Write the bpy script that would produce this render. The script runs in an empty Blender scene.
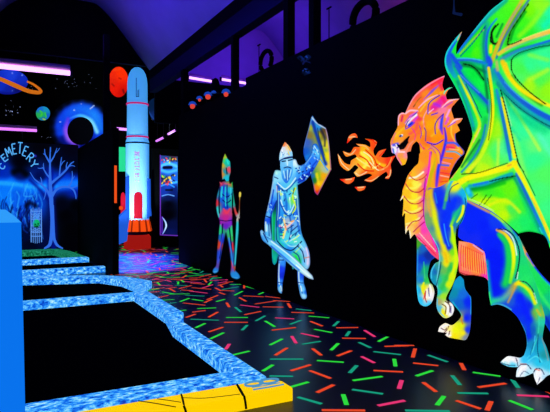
import bpy, bmesh, math, random
import numpy as np
from mathutils import Vector
from mathutils.geometry import delaunay_2d_cdt

random.seed(7)
SC = bpy.context.scene
COL = SC.collection

# ------------------------------------------------------------------ survey of the room
# Room axes: +Y runs down the hall along the long black wall, +X points to that wall, z up.
FPX, CX, HY, EYE = 540.0, 275.0, 198.0, 1.5
TH = math.atan(279 / 540.0)
ST, CT = math.sin(TH), math.cos(TH)


def ray(px, py):
    u = (px - CX) / FPX
    return Vector((u * CT + ST, -u * ST + CT, (HY - py) / FPX))


def on_x(c):                                   # surveyed point on a wall X = c
    def f(px, py):
        d = ray(px, py)
        return Vector((0, 0, EYE)) + d * (c / d.x)
    f.out = Vector((-1, 0, 0))
    return f


def on_y(c):                                   # surveyed point on a wall Y = c
    def f(px, py):
        d = ray(px, py)
        return Vector((0, 0, EYE)) + d * (c / d.y)
    f.out = Vector((0, -1, 0))
    return f


def on_z(c):                                   # surveyed point on a level z = c
    def f(px, py):
        d = ray(px, py)
        return Vector((0, 0, EYE)) + d * ((c - EYE) / d.z)
    f.out = Vector((0, 0, 1))
    return f


XW = 3.78                                      # long black wall
WALL = on_x(XW)

# ------------------------------------------------------------------ materials


def lin(c):
    if isinstance(c, str):
        c = c.lstrip('#')
        c = [int(c[i:i + 2], 16) / 255 for i in (0, 2, 4)]
    return tuple(x / 12.92 if x <= 0.04045 else ((x + 0.055) / 1.055) ** 2.4 for x in c)


def new_mat(name):
    m = bpy.data.materials.new(name)
    m.use_nodes = True
    return m, m.node_tree, m.node_tree.nodes['Principled BSDF']


def surf(name, col, rough=0.7, spec=0.3, noise=0.0, scale=8):
    m, nt, b = new_mat(name)
    c = lin(col)
    b.inputs['Base Color'].default_value = (*c, 1)
    b.inputs['Roughness'].default_value = rough
    b.inputs['Specular IOR Level'].default_value = spec
    if noise:
        tc = nt.nodes.new('ShaderNodeTexCoord')
        n = nt.nodes.new('ShaderNodeTexNoise')
        n.inputs['Scale'].default_value = scale
        n.inputs['Detail'].default_value = 5
        r = nt.nodes.new('ShaderNodeValToRGB')
        r.color_ramp.elements[0].position = 0.3
        r.color_ramp.elements[1].position = 0.7
        r.color_ramp.elements[0].color = (*[x * (1 - noise) for x in c], 1)
        r.color_ramp.elements[1].color = (*[min(1, x * (1 + noise)) for x in c], 1)
        nt.links.new(tc.outputs['Object'], n.inputs['Vector'])
        nt.links.new(n.outputs['Fac'], r.inputs['Fac'])
        nt.links.new(r.outputs['Color'], b.inputs['Base Color'])
    return m


def glow(name, col, k=1.0, base=None):
    """Fluorescent paint / lamp tube: gives off its own visible light under the UV lamps."""
    m, nt, b = new_mat(name)
    c = lin(col)
    b.inputs['Base Color'].default_value = (*(lin(base) if base else [x * 0.15 for x in c]), 1)
    b.inputs['Roughness'].default_value = 0.8
    b.inputs['Specular IOR Level'].default_value = 0.05
    b.inputs['Emission Color'].default_value = (*c, 1)
    b.inputs['Emission Strength'].default_value = k
    return m


def mottled(name, stops, scale, k=1.0, stretch=(1, 1, 1), detail=6):
    """Sponged fluorescent paint."""
    m, nt, b = new_mat(name)
    tc = nt.nodes.new('ShaderNodeTexCoord')
    mp = nt.nodes.new('ShaderNodeMapping')
    mp.inputs['Scale'].default_value = stretch
    n = nt.nodes.new('ShaderNodeTexNoise')
    n.inputs['Scale'].default_value = scale
    n.inputs['Detail'].default_value = detail
    n.inputs['Roughness'].default_value = 0.75
    r = nt.nodes.new('ShaderNodeValToRGB')
    e = r.color_ramp.elements
    while len(e) < len(stops):
        e.new(0.5)
    for el, (p, c) in zip(e, stops):
        el.position = p
        el.color = (*lin(c), 1)
    nt.links.new(tc.outputs['Object'], mp.inputs['Vector'])
    nt.links.new(mp.outputs['Vector'], n.inputs['Vector'])
    nt.links.new(n.outputs['Fac'], r.inputs['Fac'])
    nt.links.new(r.outputs['Color'], b.inputs['Emission Color'])
    b.inputs['Emission Strength'].default_value = k
    b.inputs['Base Color'].default_value = (0.01, 0.03, 0.06, 1)
    b.inputs['Roughness'].default_value = 0.8
    b.inputs['Specular IOR Level'].default_value = 0.05
    return m


def paint_mat():
    m, nt, b = new_mat('fluorescent_mural_paint')
    a = nt.nodes.new('ShaderNodeAttribute')
    a.attribute_name = 'paint'
    nt.links.new(a.outputs['Color'], b.inputs['Emission Color'])
    b.inputs['Emission Strength'].default_value = 1.0
    b.inputs['Base Color'].default_value = (0.004, 0.004, 0.006, 1)
    b.inputs['Roughness'].default_value = 0.9
    b.inputs['Specular IOR Level'].default_value = 0.0
    return m


PAINT = paint_mat()
M = {
    'black': surf('black_wall_paint', '#060606', 0.9, 0.05, 0.3, 3),
    'beam': surf('black_beam_paint', '#060608', 0.9, 0.05),
    'fascia': surf('dark_blue_fascia', '#1c1c3c', 0.8, 0.1),  # board bluer than the beam above it
    'ceil': surf('white_ceiling_board', '#b9b4d0', 0.9, 0.1, 0.12, 1.2),
    'turf': surf('black_putting_felt', '#08080a', 1.0, 0.0, 0.4, 60),
    'metal': surf('dark_fixture_metal', '#15151a', 0.5, 0.3),
    'floor': None,
    'rocket': glow('white_rocket_paint', '#44aaff', 0.72, '#a8e0f0'),
    'housing': surf('white_lamp_housing', '#c9a0c0', 0.6, 0.2),
    'tube': glow('uv_tube_glow', '#eaa0ff', 2.2, '#ffffff'),
    'tube2': glow('uv_tube_glow_purple', '#d070f0', 1.5, '#ffffff'),
    'yellow': glow('yellow_fluorescent_paint', '#ffd000', 1.0),
    'ink': surf('black_line_paint', '#050505', 0.8, 0.05),
    'post': glow('blue_fluorescent_paint', '#0a78f8', 0.9),
    'posttop': glow('pale_blue_fluorescent_paint', '#30a0ff', 0.95),
    'red': glow('red_fluorescent_paint', '#d01030', 0.9),
    'redbase': glow('red_base_paint', '#b41a14', 0.7),
    'crim': glow('crimson_ring_paint', '#c02070', 0.9),
    'orange': glow('orange_fluorescent_paint', '#ff5010', 0.95),
    'darkorange': glow('dark_orange_paint', '#a02808', 0.8),
    'fin': glow('blue_fin_paint', '#2060e0', 0.85),
    'navy': surf('navy_line_paint', '#101838', 0.7, 0.1),
    'pinktext': glow('pink_letter_paint', '#e080c0', 0.9),
    'green': glow('green_sign_paint', '#28e098', 0.95),
    'neon': glow('orange_neon', '#f05018', 1.0),
    'letter': glow('pale_blue_letter_paint', '#58b4ff', 0.95),
    'tree': glow('blue_tree_paint', '#3474f4', 0.85),
    'gate': glow('pale_gate_paint', '#60a0ff', 0.85),
        'star': glow('star_paint', '#b8c8ff', 0.9),
    'violetedge': glow('violet_frame_paint', '#7838d0', 0.7),
    'hood': glow('blue_hood_paint', '#1c50d0', 0.6),
    'bulb': glow('orange_bulb', '#f04838', 0.85),
    'logo': glow('blue_badge_paint', '#5098c8', 0.9),
    'moss': mottled('green_sponged_paint', [(0.38, '#04302c'), (0.5, '#0c7048'), (0.62, '#30a888')], 26),
    'curb': mottled('blue_sponged_paint',
                    [(0.37, '#0834b4'), (0.44, '#0c6aee'), (0.50, '#2c9cff'), (0.56, '#68ccff'), (0.64, '#c8f6ff')], 15, 1.0,
                    (1.0, 1.7, 1.6), 6),
}


def floor_mat():
    m, nt, b = new_mat('black_blacklight_carpet')
    tc = nt.nodes.new('ShaderNodeTexCoord')
    n = nt.nodes.new('ShaderNodeTexNoise')
    n.inputs['Scale'].default_value = 120
    r = nt.nodes.new('ShaderNodeValToRGB')
    r.color_ramp.elements[0].color = (0.010, 0.011, 0.018, 1)
    r.color_ramp.elements[1].color = (0.045, 0.05, 0.08, 1)
    nt.links.new(tc.outputs['Object'], n.inputs['Vector'])
    nt.links.new(n.outputs['Fac'], r.inputs['Fac'])
    nt.links.new(r.outputs['Color'], b.inputs['Base Color'])
    b.inputs['Roughness'].default_value = 0.33
    b.inputs['Specular IOR Level'].default_value = 0.28
    return m


M['floor'] = floor_mat()

# ------------------------------------------------------------------ object helpers


def link(name, bm, mats, parent=None):
    me = bpy.data.meshes.new(name)
    bm.to_mesh(me)
    bm.free()
    for m in (mats if isinstance(mats, (list, tuple)) else [mats]):
        me.materials.append(m)
    o = bpy.data.objects.new(name, me)
    COL.objects.link(o)
    if parent:
        o.parent = parent
        o.matrix_parent_inverse = parent.matrix_basis.inverted()
    return o


def tag(o, label=None, cat=None, group=None, kind=None):
    if label:
        o['label'] = label
    if cat:
        o['category'] = cat
    if group:
        o['group'] = group
    if kind:
        o['kind'] = kind
    return o


def empty(name, loc, label, cat, group=None):
    o = bpy.data.objects.new(name, None)
    o.empty_display_size = 0.2
    COL.objects.link(o)
    o.location = loc
    bpy.context.view_layer.update()
    return tag(o, label, cat, group)


def add_box(bm, x0, x1, y0, y1, z0, z1, mi=0):
    vs = [bm.verts.new((x, y, z)) for z in (z0, z1) for x, y in ((x0, y0), (x1, y0), (x1, y1), (x0, y1))]
    for f in ((3, 2, 1, 0), (4, 5, 6, 7), (0, 1, 5, 4), (1, 2, 6, 5), (2, 3, 7, 6), (3, 0, 4, 7)):
        bm.faces.new([vs[i] for i in f]).material_index = mi
    return bm


def box(*a, bev=0.0):
    bm = bmesh.new()
    add_box(bm, *a)
    if bev:
        bmesh.ops.bevel(bm, geom=bm.edges[:], offset=bev, segments=2, affect='EDGES', profile=0.5)
    return bm


def prism(poly, z0, z1, bev=0.012):
    bm = bmesh.new()
    lo = [bm.verts.new((x, y, z0)) for x, y in poly]
    hi = [bm.verts.new((x, y, z1)) for x, y in poly]
    n = len(poly)
    bm.faces.new(lo[::-1])
    top = bm.faces.new(hi)
    for i in range(n):
        bm.faces.new((lo[i], lo[(i + 1) % n], hi[(i + 1) % n], hi[i]))
    bmesh.ops.recalc_face_normals(bm, faces=bm.faces[:])
    if bev:
        bmesh.ops.bevel(bm, geom=list(top.edges), offset=bev, segments=2, affect='EDGES', profile=0.5)
    return bm


def add_tube(bm, pts, r, seg=10, cap=True, closed=False, mi=0):
    pts = [Vector(p) for p in pts]
    rings = []
    n = len(pts)
    for i, p in enumerate(pts):
        a = pts[(i - 1) % n] if (closed or i > 0) else p
        b = pts[(i + 1) % n] if (closed or i < n - 1) else p
        d = (b - a).normalized()
        up = Vector((0, 0, 1)) if abs(d.z) < 0.95 else Vector((0, 1, 0))
        s = d.cross(up).normalized()
        t = s.cross(d)
        rr = r[i] if isinstance(r, (list, tuple)) else r
        rings.append([bm.verts.new(p + (s * math.cos(2 * math.pi * k / seg) + t * math.sin(2 * math.pi * k / seg)) * rr)
                      for k in range(seg)])
    for i in range(n if closed else n - 1):
        A, B = rings[i], rings[(i + 1) % n]
        for k in range(seg):
            f = bm.faces.new((A[k], A[(k + 1) % seg], B[(k + 1) % seg], B[k]))
            f.smooth = True
            f.material_index = mi
    if cap and not closed:
        bm.faces.new(rings[0][::-1]).material_index = mi
        bm.faces.new(rings[-1]).material_index = mi
    return bm


def tube(pts, r, **k):
    return add_tube(bmesh.new(), pts, r, **k)


def lathe(prof, cx, cy, seg=32):
    bm = bmesh.new()
    rings = []
    for r, z in prof:
        if r < 1e-5:
            rings.append([bm.verts.new((cx, cy, z))])
        else:
            rings.append([bm.verts.new((cx + r * math.cos(2 * math.pi * k / seg), cy + r * math.sin(2 * math.pi * k / seg), z))
                          for k in range(seg)])
    for A, B in zip(rings, rings[1:]):
        for k in range(seg):
            a0, a1 = A[k % len(A)], A[(k + 1) % len(A)]
            b0, b1 = B[k % len(B)], B[(k + 1) % len(B)]
            vs = []
            for v in (a0, a1, b1, b0):
                if v not in vs:
                    vs.append(v)
            if len(vs) > 2:
                bm.faces.new(vs).smooth = True
    bmesh.ops.recalc_face_normals(bm, faces=bm.faces[:])
    return bm


# ------------------------------------------------------------------ mural painting helpers


def smooth_poly(pts, closed=True, sub=4):
    """Catmull-Rom through the points; a third element marks a sharp corner."""
    n = len(pts)
    out = []
    rng = range(n) if closed else range(n - 1)

    def tan(i):
        p = pts[i % n]
        if len(p) > 2:
            return (0.0, 0.0)
        if not closed and (i == 0 or i == n - 1):
            return (0.0, 0.0)
        a, b = pts[(i - 1) % n], pts[(i + 1) % n]
        la = math.hypot(p[0] - a[0], p[1] - a[1])
        lb = math.hypot(b[0] - p[0], b[1] - p[1])
        s = 2 * min(la, lb) / max(1e-6, la + lb)
        return ((b[0] - a[0]) * 0.5 * s, (b[1] - a[1]) * 0.5 * s)
    for i in rng:
        p, q = pts[i], pts[(i + 1) % n]
        tp, tq = tan(i), tan((i + 1) % n)
        for k in range(sub):
            t = k / sub
            h0 = 2 * t ** 3 - 3 * t ** 2 + 1
            h1 = t ** 3 - 2 * t ** 2 + t
            h2 = -2 * t ** 3 + 3 * t ** 2
            h3 = t ** 3 - t ** 2
            out.append((h0 * p[0] + h1 * tp[0] + h2 * q[0] + h3 * tq[0],
                        h0 * p[1] + h1 * tp[1] + h2 * q[1] + h3 * tq[1]))
    if not closed:
        out.append((pts[-1][0], pts[-1][1]))
    return out


def rgb(h):
    h = h.lstrip('#')
    return np.array([int(h[i:i + 2], 16) / 255 for i in (0, 2, 4)])


def S(col, w, pts, soft=0.6, a=1.0):
    """A brush stroke: colour (or two), half-width (or list along the length), path."""
    return (col, w, pts, soft, a)


def seg_dist(P, pl):
    pl = np.array(pl, float)
    L = np.r_[0, np.cumsum(np.hypot(*np.diff(pl, axis=0).T))]
    best = np.full(len(P), 1e9)
    par = np.zeros(len(P))
    for i in range(len(pl) - 1):
        a, b = pl[i], pl[i + 1]
        d = b - a
        l2 = max(1e-9, d @ d)
        t = np.clip(((P - a) @ d) / l2, 0, 1)
        q = np.hypot(P[:, 0] - a[0] - t * d[0], P[:, 1] - a[1] - t * d[1])
        m = q < best
        best[m] = q[m]
        par[m] = (L[i] + t[m] * math.sqrt(l2)) / max(1e-9, L[-1])
    return best, par


def paint_cols(P, samples, strokes, power=3.6, grain=0.06, eps=2.0):
    xy = np.array([s[:2] for s in samples], float)
    cs = np.array([rgb(s[2]) for s in samples])
    d = np.sqrt((P[:, None, 0] - xy[None, :, 0]) ** 2 + (P[:, None, 1] - xy[None, :, 1]) ** 2 + eps ** 2)
    w = d ** -power
    C = (w @ cs) / w.sum(1, keepdims=True)
    for col, wd, pts, soft, a in strokes:
        pl = smooth_poly(pts, False, 5) if len(pts) > 1 else [pts[0][:2], (pts[0][0] + 0.01, pts[0][1])]
        dist, par = seg_dist(P, pl)
        ww = np.interp(par, np.linspace(0, 1, len(wd)), wd) if isinstance(wd, (list, tuple)) else np.full(len(P), float(wd))
        if np.max(ww) <= 0.6:
            ww, soft = ww * 1.45, min(soft, 0.6)          # fine liner
        cc = [rgb(c) for c in (col if isinstance(col, (list, tuple)) else [col])]
        if len(cc) == 1:
            cv = np.tile(cc[0], (len(P), 1))
        else:
            xs = np.linspace(0, 1, len(cc))
            cv = np.stack([np.interp(par, xs, [c[k] for c in cc]) for k in range(3)], 1)
        k = np.clip((ww - dist) / np.maximum(1e-6, soft * ww), 0, 1)
        k = (k * k * (3 - 2 * k) * a)[:, None]
        C = C * (1 - k) + cv * k
    lum = C @ np.array([0.3, 0.5, 0.2])
    C = np.clip(lum[:, None] + (C - lum[:, None]) * 1.10, 0, 1)          # vivid fluorescent pigments
    C = C + 0.5 * (C * C * (3 - 2 * C) - C)
    rs = np.random.RandomState(3)
    C = np.clip(C * (1 + grain * (rs.rand(len(P), 1) - 0.5) * 2), 0, 1)
    return np.where(C <= 0.04045, C / 12.92, ((C + 0.055) / 1.055) ** 2.4)


def inside(P, poly):
    x, y = P[:, 0], P[:, 1]
    r = np.zeros(len(P), bool)
    n = len(poly)
    for i in range(n):
        x0, y0 = poly[i]
        x1, y1 = poly[(i + 1) % n]
        if y0 == y1:
            continue
        c = ((y0 > y) != (y1 > y)) & (x < (x1 - x0) * (y - y0) / (y1 - y0) + x0)
        r ^= c
    return r


def painted(name, outlines, plane, layer, samples, strokes=(), parent=None, step=0.8, sub=4, grain=0.03, rim=None, gain=1.0):
    """One painted area on a wall: outline(s) in survey units, filled with a fine mesh carrying the paint."""
    if not isinstance(outlines[0], list):
        outlines = [outlines]
    bm = bmesh.new()
    lay = bm.verts.layers.float_color.new('paint')
    off = plane.out * (0.003 + 0.002 * layer)
    for ol in outlines:
        poly = smooth_poly(ol, True, sub)
        A = np.array(poly)
        x0, y0 = A.min(0)
        x1, y1 = A.max(0)
        gx, gy = np.meshgrid(np.arange(x0 + step / 2, x1, step), np.arange(y0 + step / 2, y1, step))
        gx = gx + (np.arange(gx.shape[0])[:, None] % 2) * step * 0.5
        G = np.stack([gx.ravel(), gy.ravel()], 1)
        G = G[inside(G, poly)]
        if len(G):
            G = G[seg_dist(G, poly + [poly[0]])[0] > step * 0.3]
        pts = [Vector(p) for p in poly] + [Vector(p) for p in G]
        v, e, f, *_ = delaunay_2d_cdt(pts, [], [list(range(len(poly)))], 1, 1e-4)
        P = np.array([(q.x, q.y) for q in v])
        C = paint_cols(P, samples, strokes, grain=grain, eps=step * 3) * gain
        if rim:
            k = np.clip(1 - seg_dist(P, poly + [poly[0]])[0] / rim[1], 0, 1)[:, None] * rim[2]
            C = C * (1 - k) + np.array(lin(rim[0])) * k
        vs = []
        for q, c in zip(P, C):
            b = bm.verts.new(plane(q[0], q[1]) + off)
            b[lay] = (c[0], c[1], c[2], 1)
            vs.append(b)
        for t in f:
            bm.faces.new([vs[i] for i in t])
    bm.normal_update()
    if bm.faces and sum((f.normal for f in bm.faces), Vector()).dot(plane.out) < 0:
        bmesh.ops.reverse_faces(bm, faces=bm.faces[:])
    return link(name, bm, PAINT, parent)


def add_ribbon(bm, pts, w, plane, layer, mi=0, sub=4):
    """A painted line of flat paint on a wall."""
    pl = smooth_poly(pts, False, sub) if len(pts) > 2 else [p[:2] for p in pts]
    off = plane.out * (0.003 + 0.002 * layer)
    n = len(pl)
    prev = None
    for i, p in enumerate(pl):
        a, b = pl[max(0, i - 1)], pl[min(n - 1, i + 1)]
        dx, dy = b[0] - a[0], b[1] - a[1]
        l = math.hypot(dx, dy) or 1
        t = i / (n - 1)
        ww = np.interp(t, np.linspace(0, 1, len(w)), w) if isinstance(w, (list, tuple)) else w
        nx, ny = -dy / l * ww, dx / l * ww
        cur = (bm.verts.new(plane(p[0] + nx, p[1] + ny) + off), bm.verts.new(plane(p[0] - nx, p[1] - ny) + off))
        if prev:
            f = bm.faces.new((prev[0], prev[1], cur[1], cur[0]))
            f.material_index = mi
        prev = cur
    return bm


def disc(cx, cy, rx, ry, n=28):
    return [(cx + rx * math.cos(2 * math.pi * k / n), cy + ry * math.sin(2 * math.pi * k / n)) for k in range(n)]


# ================================================================== the setting
# ---- floor: one carpet with its woven coloured dashes
DASH = {'R': glow('carpet_dash_red', '#f04a28', 0.9), 'G': glow('carpet_dash_green', '#30e040', 0.9),
        'T': glow('carpet_dash_teal', '#18a080', 0.9), 'P': glow('carpet_dash_pink', '#f03878', 0.9)}
DKEY = ['R', 'G', 'T', 'P']
bm = bmesh.new()
add_box(bm, -6, 10, -4, 20.3, -0.1, 0.0, 0)
near = []


def dash(p, q, w, c):
    p, q = Vector((p[0], p[1])), Vector((q[0], q[1]))
    d = (q - p)
    if d.length < 1e-4:
        return
    d.normalize()
    s = Vector((-d.y, d.x)) * w
    vs = [bm.verts.new((v.x, v.y, 0.002)) for v in (p + s, p - s, q - s, q + s)]
    f = bm.faces.new(vs)
    f.normal_update()
    if f.normal.z < 0:
        f.normal_flip()
    f.material_index = 1 + DKEY.index(c)


FL = on_z(0.0)


def seen(ox, oy, k, rows):
    for x0, y0, x1, y1, c in rows:
        a, b = FL(ox + x0 / k, oy + y0 / k), FL(ox + x1 / k, oy + y1 / k)
        a, b = a.xy, b.xy
        m, d = (a + b) / 2, (b - a)
        L = min(0.42, max(0.2, d.length))
        d = d.normalized() * L / 2
        dash(m - d, m + d, 0.018, c)
        near.append(m)


seen(270, 270, 2.9, [
    (52, 97, 60, 110, 'R'), (75, 113, 120, 118, 'T'), (62, 123, 128, 125, 'R'), (112, 134, 172, 139, 'G'),
    (117, 149, 152, 163, 'R'), (184, 163, 199, 149, 'T'), (192, 168, 256, 167, 'R'), (15, 139, 70, 142, 'P'),
    (58, 158, 90, 146, 'T'), (5, 175, 75, 167, 'R'), (128, 172, 180, 182, 'G'), (90, 184, 142, 195, 'P'),
    (221, 192, 231, 178, 'T'), (209, 198, 278, 199, 'R'), (274, 175, 304, 194, 'P'), (314, 208, 341, 194, 'G'),
    (93, 216, 147, 207, 'T'), (63, 192, 76, 213, 'P'), (0, 218, 36, 200, 'G'), (177, 233, 198, 213, 'G'),
    (258, 210, 292, 226, 'T'), (332, 222, 402, 220, 'R'), (123, 228, 149, 248, 'R'), (195, 250, 236, 234, 'R'),
    (300, 237, 380, 246, 'T'), (414, 254, 421, 228, 'R'), (458, 247, 515, 267, 'T'), (15, 248, 50, 226, 'R'),
    (265, 251, 303, 270, 'P'), (0, 259, 97, 259, 'T'), (136, 263, 214, 268, 'G'), (360, 258, 364, 280, 'G'),
    (415, 270, 488, 278, 'R'), (60, 293, 118, 275, 'R'), (231, 299, 252, 277, 'T'), (300, 292, 386, 296, 'R'),
    (115, 292, 176, 315, 'R'), (424, 308, 472, 292, 'G'), (0, 308, 65, 309, 'T'), (240, 321, 326, 309, 'G'),
    (136, 356, 185, 333, 'R'), (60, 340, 109, 326, 'G'), (374, 345, 382, 320, 'P'), (238, 347, 328, 360, 'T'),
    (444, 326, 482, 354, 'R'), (80, 369, 150, 389, 'T'), (212, 361, 222, 392, 'G'), (313, 394, 391, 379, 'P'),
    (484, 393, 505, 366, 'G'), (150, 407, 276, 408, 'R'), (392, 408, 522, 410, 'T')])
seen(400, 230, 2.267, [
    (165, 323, 228, 332, 'G'), (177, 357, 240, 348, 'R'), (255, 340, 268, 358, 'T'), (265, 375, 338, 378, 'P'),
    (248, 387, 300, 408, 'G'), (130, 370, 200, 371, 'T'), (130, 388, 180, 405, 'R'), (198, 408, 206, 390, 'R'),
    (118, 330, 136, 352, 'T'), (138, 302, 146, 318, 'R'), (0, 262, 20, 262, 'R'), (318, 358, 345, 372, 'R')])
seen(130, 270, 2.9, [
    (190, 168, 218, 155, 'G'), (228, 180, 270, 166, 'R'), (175, 143, 258, 146, 'T'), (233, 200, 272, 182, 'G'),
    (278, 138, 342, 138, 'G'), (273, 152, 342, 152, 'R'), (332, 130, 380, 120, 'R'), (228, 137, 255, 122, 'R'),
    (278, 230, 288, 215, 'P'), (302, 246, 344, 236, 'G'), (392, 148, 420, 165, 'G'), (388, 292, 412, 277, 'G'),
    (385, 107, 445, 108, 'R'), (365, 148, 392, 133, 'T'), (328, 75, 388, 78, 'R'), (162, 138, 190, 128, 'R'),
    (325, 175, 340, 160, 'T'), (280, 95, 288, 108, 'R'), (305, 108, 322, 122, 'T'), (180, 85, 212, 90, 'G'),
    (215, 95, 238, 85, 'R'), (145, 92, 172, 82, 'G'), (195, 112, 250, 110, 'G'), (250, 92, 275, 85, 'G'),
    (185, 122, 215, 118, 'R')])
tries = 0
while tries < 7000:
    tries += 1
    x, y = random.uniform(-5.5, 9.5), random.uniform(-3.5, 20)
    if tries > 3000:
        x, y = random.uniform(1.95, 3.78), random.uniform(6.3, 17)
    if 1.95 < x < 3.8 and 2.6 < y < 6.3:
        continue
    if -2 < x < 2.15 and 3.4 < y < 15.9:
        continue
    mind = (0.19 if y > 8.3 else 0.26) if 6.2 < y < 18 and 1.9 < x < 5 else 0.40
    p = Vector((x, y))
    if any((p - q).length < mind for q in near):
        continue
    near.append(p)
    a = random.uniform(0, math.pi)
    L = random.choice((0.11, 0.16, 0.19, 0.19))
    d = Vector((math.cos(a), math.sin(a))) * L
    dash(p - d, p + d, 0.0165, random.choices(DKEY, (0.42, 0.27, 0.16, 0.15))[0])
tag(link('floor', bm, [M['floor']] + [DASH[k] for k in DKEY]), kind='structure')

# ---- long black wall on the right, posts and beam over it
tag(link('wall_right', box(XW, XW + 0.12, -4, 8.4, 0, 3.545), M['black']), kind='structure')
tag(link('wall_right_far', box(XW, XW + 0.12, 8.4, 12.2, 0, 3.42), M['black']), kind='structure')
post_label = ['leftmost black post standing at the far end of the long wall',
              'slim black post on the wall top above the first painted warrior',
              'black post on the wall top right of the small dark hoop',
              'rightmost black post standing on the long wall top']
for (px, w), lb in zip(((182, 0.19), (232, 0.11), (285.5, 0.14), (311, 0.125)), post_label):
    c = WALL(px, 80)
    tag(link('ceiling_post', box(XW, XW + 0.12, c.y - w / 2, c.y + w / 2, 3.42 if px < 246 else 3.545, 4.43), M['beam']), lb, 'post',
        'posts between the long wall and the beam')
t = empty('ceiling_beam', (3.8, 5, 4.7), 'long black ceiling beam running down the hall over the wall posts', 'beam')
link('beam_body', box(XW, XW + 0.25, -4, 14.9, 4.78, 5.05), M['beam'], t)
o = link('fascia_board', box(XW + 0.005, XW + 0.2, -4, 14.9, 4.43, 4.78), M['fascia'], t)
o['label'] = 'dark blue lower board'

# ---- vaulted ceilings
PROF = [(-1.0, 4.96), (-0.5, 5.55), (0.08, 6.07), (0.42, 6.4), (0.95, 6.62), (1.6, 6.68), (2.30, 6.66), (2.5, 6.55), (2.76, 6.3),
        (3.10, 5.9), (3.38, 5.53), (XW, 5.04)]


def vault(name, dx, y0, y1):
    bm = bmesh.new()
    pr = smooth_poly(PROF, False, 3)
    rows = []
    for y in (y0, y1):
        rows.append([bm.verts.new((x + dx, y, z)) for x, z in pr])
        rows.append([bm.verts.new((x + dx + (0.05 if x > 1.35 else -0.05), y, z + 0.08)) for x, z in pr])
    n = len(pr)
    for i in range(n - 1):
        for A, B in ((rows[0], rows[2]), (rows[3], rows[1])):
            f = bm.faces.new((A[i], A[i + 1], B[i + 1], B[i]))
            f.smooth = True
        bm.faces.new((rows[0][i], rows[1][i], rows[1][i + 1], rows[0][i + 1]))
        bm.faces.new((rows[2][i], rows[2][i + 1], rows[3][i + 1], rows[3][i]))
    bmesh.ops.recalc_face_normals(bm, faces=bm.faces[:])
    return tag(link(name, bm, M['ceil']), kind='structure')


vault('ceiling', 0, -4, 14.9)
vault('ceiling_right', 4.95, -4, 15.0)


def end_wall(name, dx, y, zlow, mat):
    bm = bmesh.new()
    pr = [(x + dx, max(z, zlow + 0.002)) for x, z in smooth_poly(PROF, False, 3)]
    pr = [(pr[0][0], zlow)] + pr + [(pr[-1][0], zlow)]
    a = [bm.verts.new((x, y, z)) for x, z in pr]
    b = [bm.verts.new((x, y + 0.08, z)) for x, z in pr]
    n = len(pr)
    bm.faces.new(a)
    bm.faces.new(b[::-1])
    for i in range(n):
        bm.faces.new((a[i], b[i], b[(i + 1) % n], a[(i + 1) % n]))
    bmesh.ops.recalc_face_normals(bm, faces=bm.faces[:])
    return tag(link(name, bm, mat), kind='structure')


end_wall('wall_arch', 0, 14.9, 5.13, M['black'])
end_wall('wall_arch_right', 4.95, 15.0, 4.86, M['ceil'])
tag(link('trim_header', box(3.96, 8.65, 14.98, 15.1, 3.62, 4.86), M['black']), kind='structure')
tag(link('trim_picture_rail', box(-1.0, XW, 14.87, 14.9, 5.13, 5.15), M['metal']), kind='structure')

tag(link('ceiling_back', box(-7, 9.5, 15.1, 20.12, 7.0, 7.1), M['black']), kind='structure')
# ---- far walls
YB, YC, YA = 20.0, 15.86, 16.2
SP, CE, AR = on_y(YB), on_y(YC), on_y(YA)
bm = box(-7, 9.5, YB, YB + 0.12, 0, 8)
for cxp, cyp, k, sx, sy in ((12, 110, 16, 10, 7), (70, 85, 12, 18, 9), (95, 80, 6, 10, 8), (160, 110, 10, 9, 14), (30, 90, 8, 14, 10),
                            (50, 138, 5, 8, 3)):
    for i in range(k):
        x, y = cxp + random.gauss(0, sx / 2), cyp + random.gauss(0, sy / 2)
        r = random.choice((0.15, 0.2, 0.25, 0.45 if k == 16 else 0.25))
        vs = [bm.verts.new(SP(x + r * math.cos(a), y + r * math.sin(a)) + Vector((0, -0.003, 0))) for a in
              (0, math.pi / 2, math.pi, 1.5 * math.pi)]
        bm.faces.new(vs).material_index = 1
tag(link('wall_back', bm, [M['black'], M['star']]), kind='structure')
tag(link('wall_cemetery', box(-4, 2.02, YC, YC + 0.12, 0, 2.98), M['black']), kind='structure')
tag(link('wall_panel', box(4.18, 9.5, YA, YA + 0.12, 0, 3.0), M['black']), kind='structure')
tag(link('wall_partition', box(2.02, 2.14, 10.8, YC, 0, 2.87), M['black']), kind='structure')
tag(link('partition_post', box(2.02, 2.14, 11.75, 11.88, 2.87, 4.96), M['beam']), 'tall black post rising from the black partition by the rocket',
    'post')

# ================================================================== murals
# ---------------------------------------------------------------- dragon
c = WALL(500, 385)
dragon = empty('dragon_mural', (XW, c.y, 0.05), 'huge painted dragon with orange head and spread green wing on the black wall', 'mural')
K, B1, B2, B3, Y1, Y2, YG, GR, MT, CY, WH = ('#05060a', '#1030e0', '#2060d8', '#3a80d0', '#f4ea20', '#e8c83a', '#b4f020', '#20d860', '#48ff98', '#20b0c8', '#f4f4ff')

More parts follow.
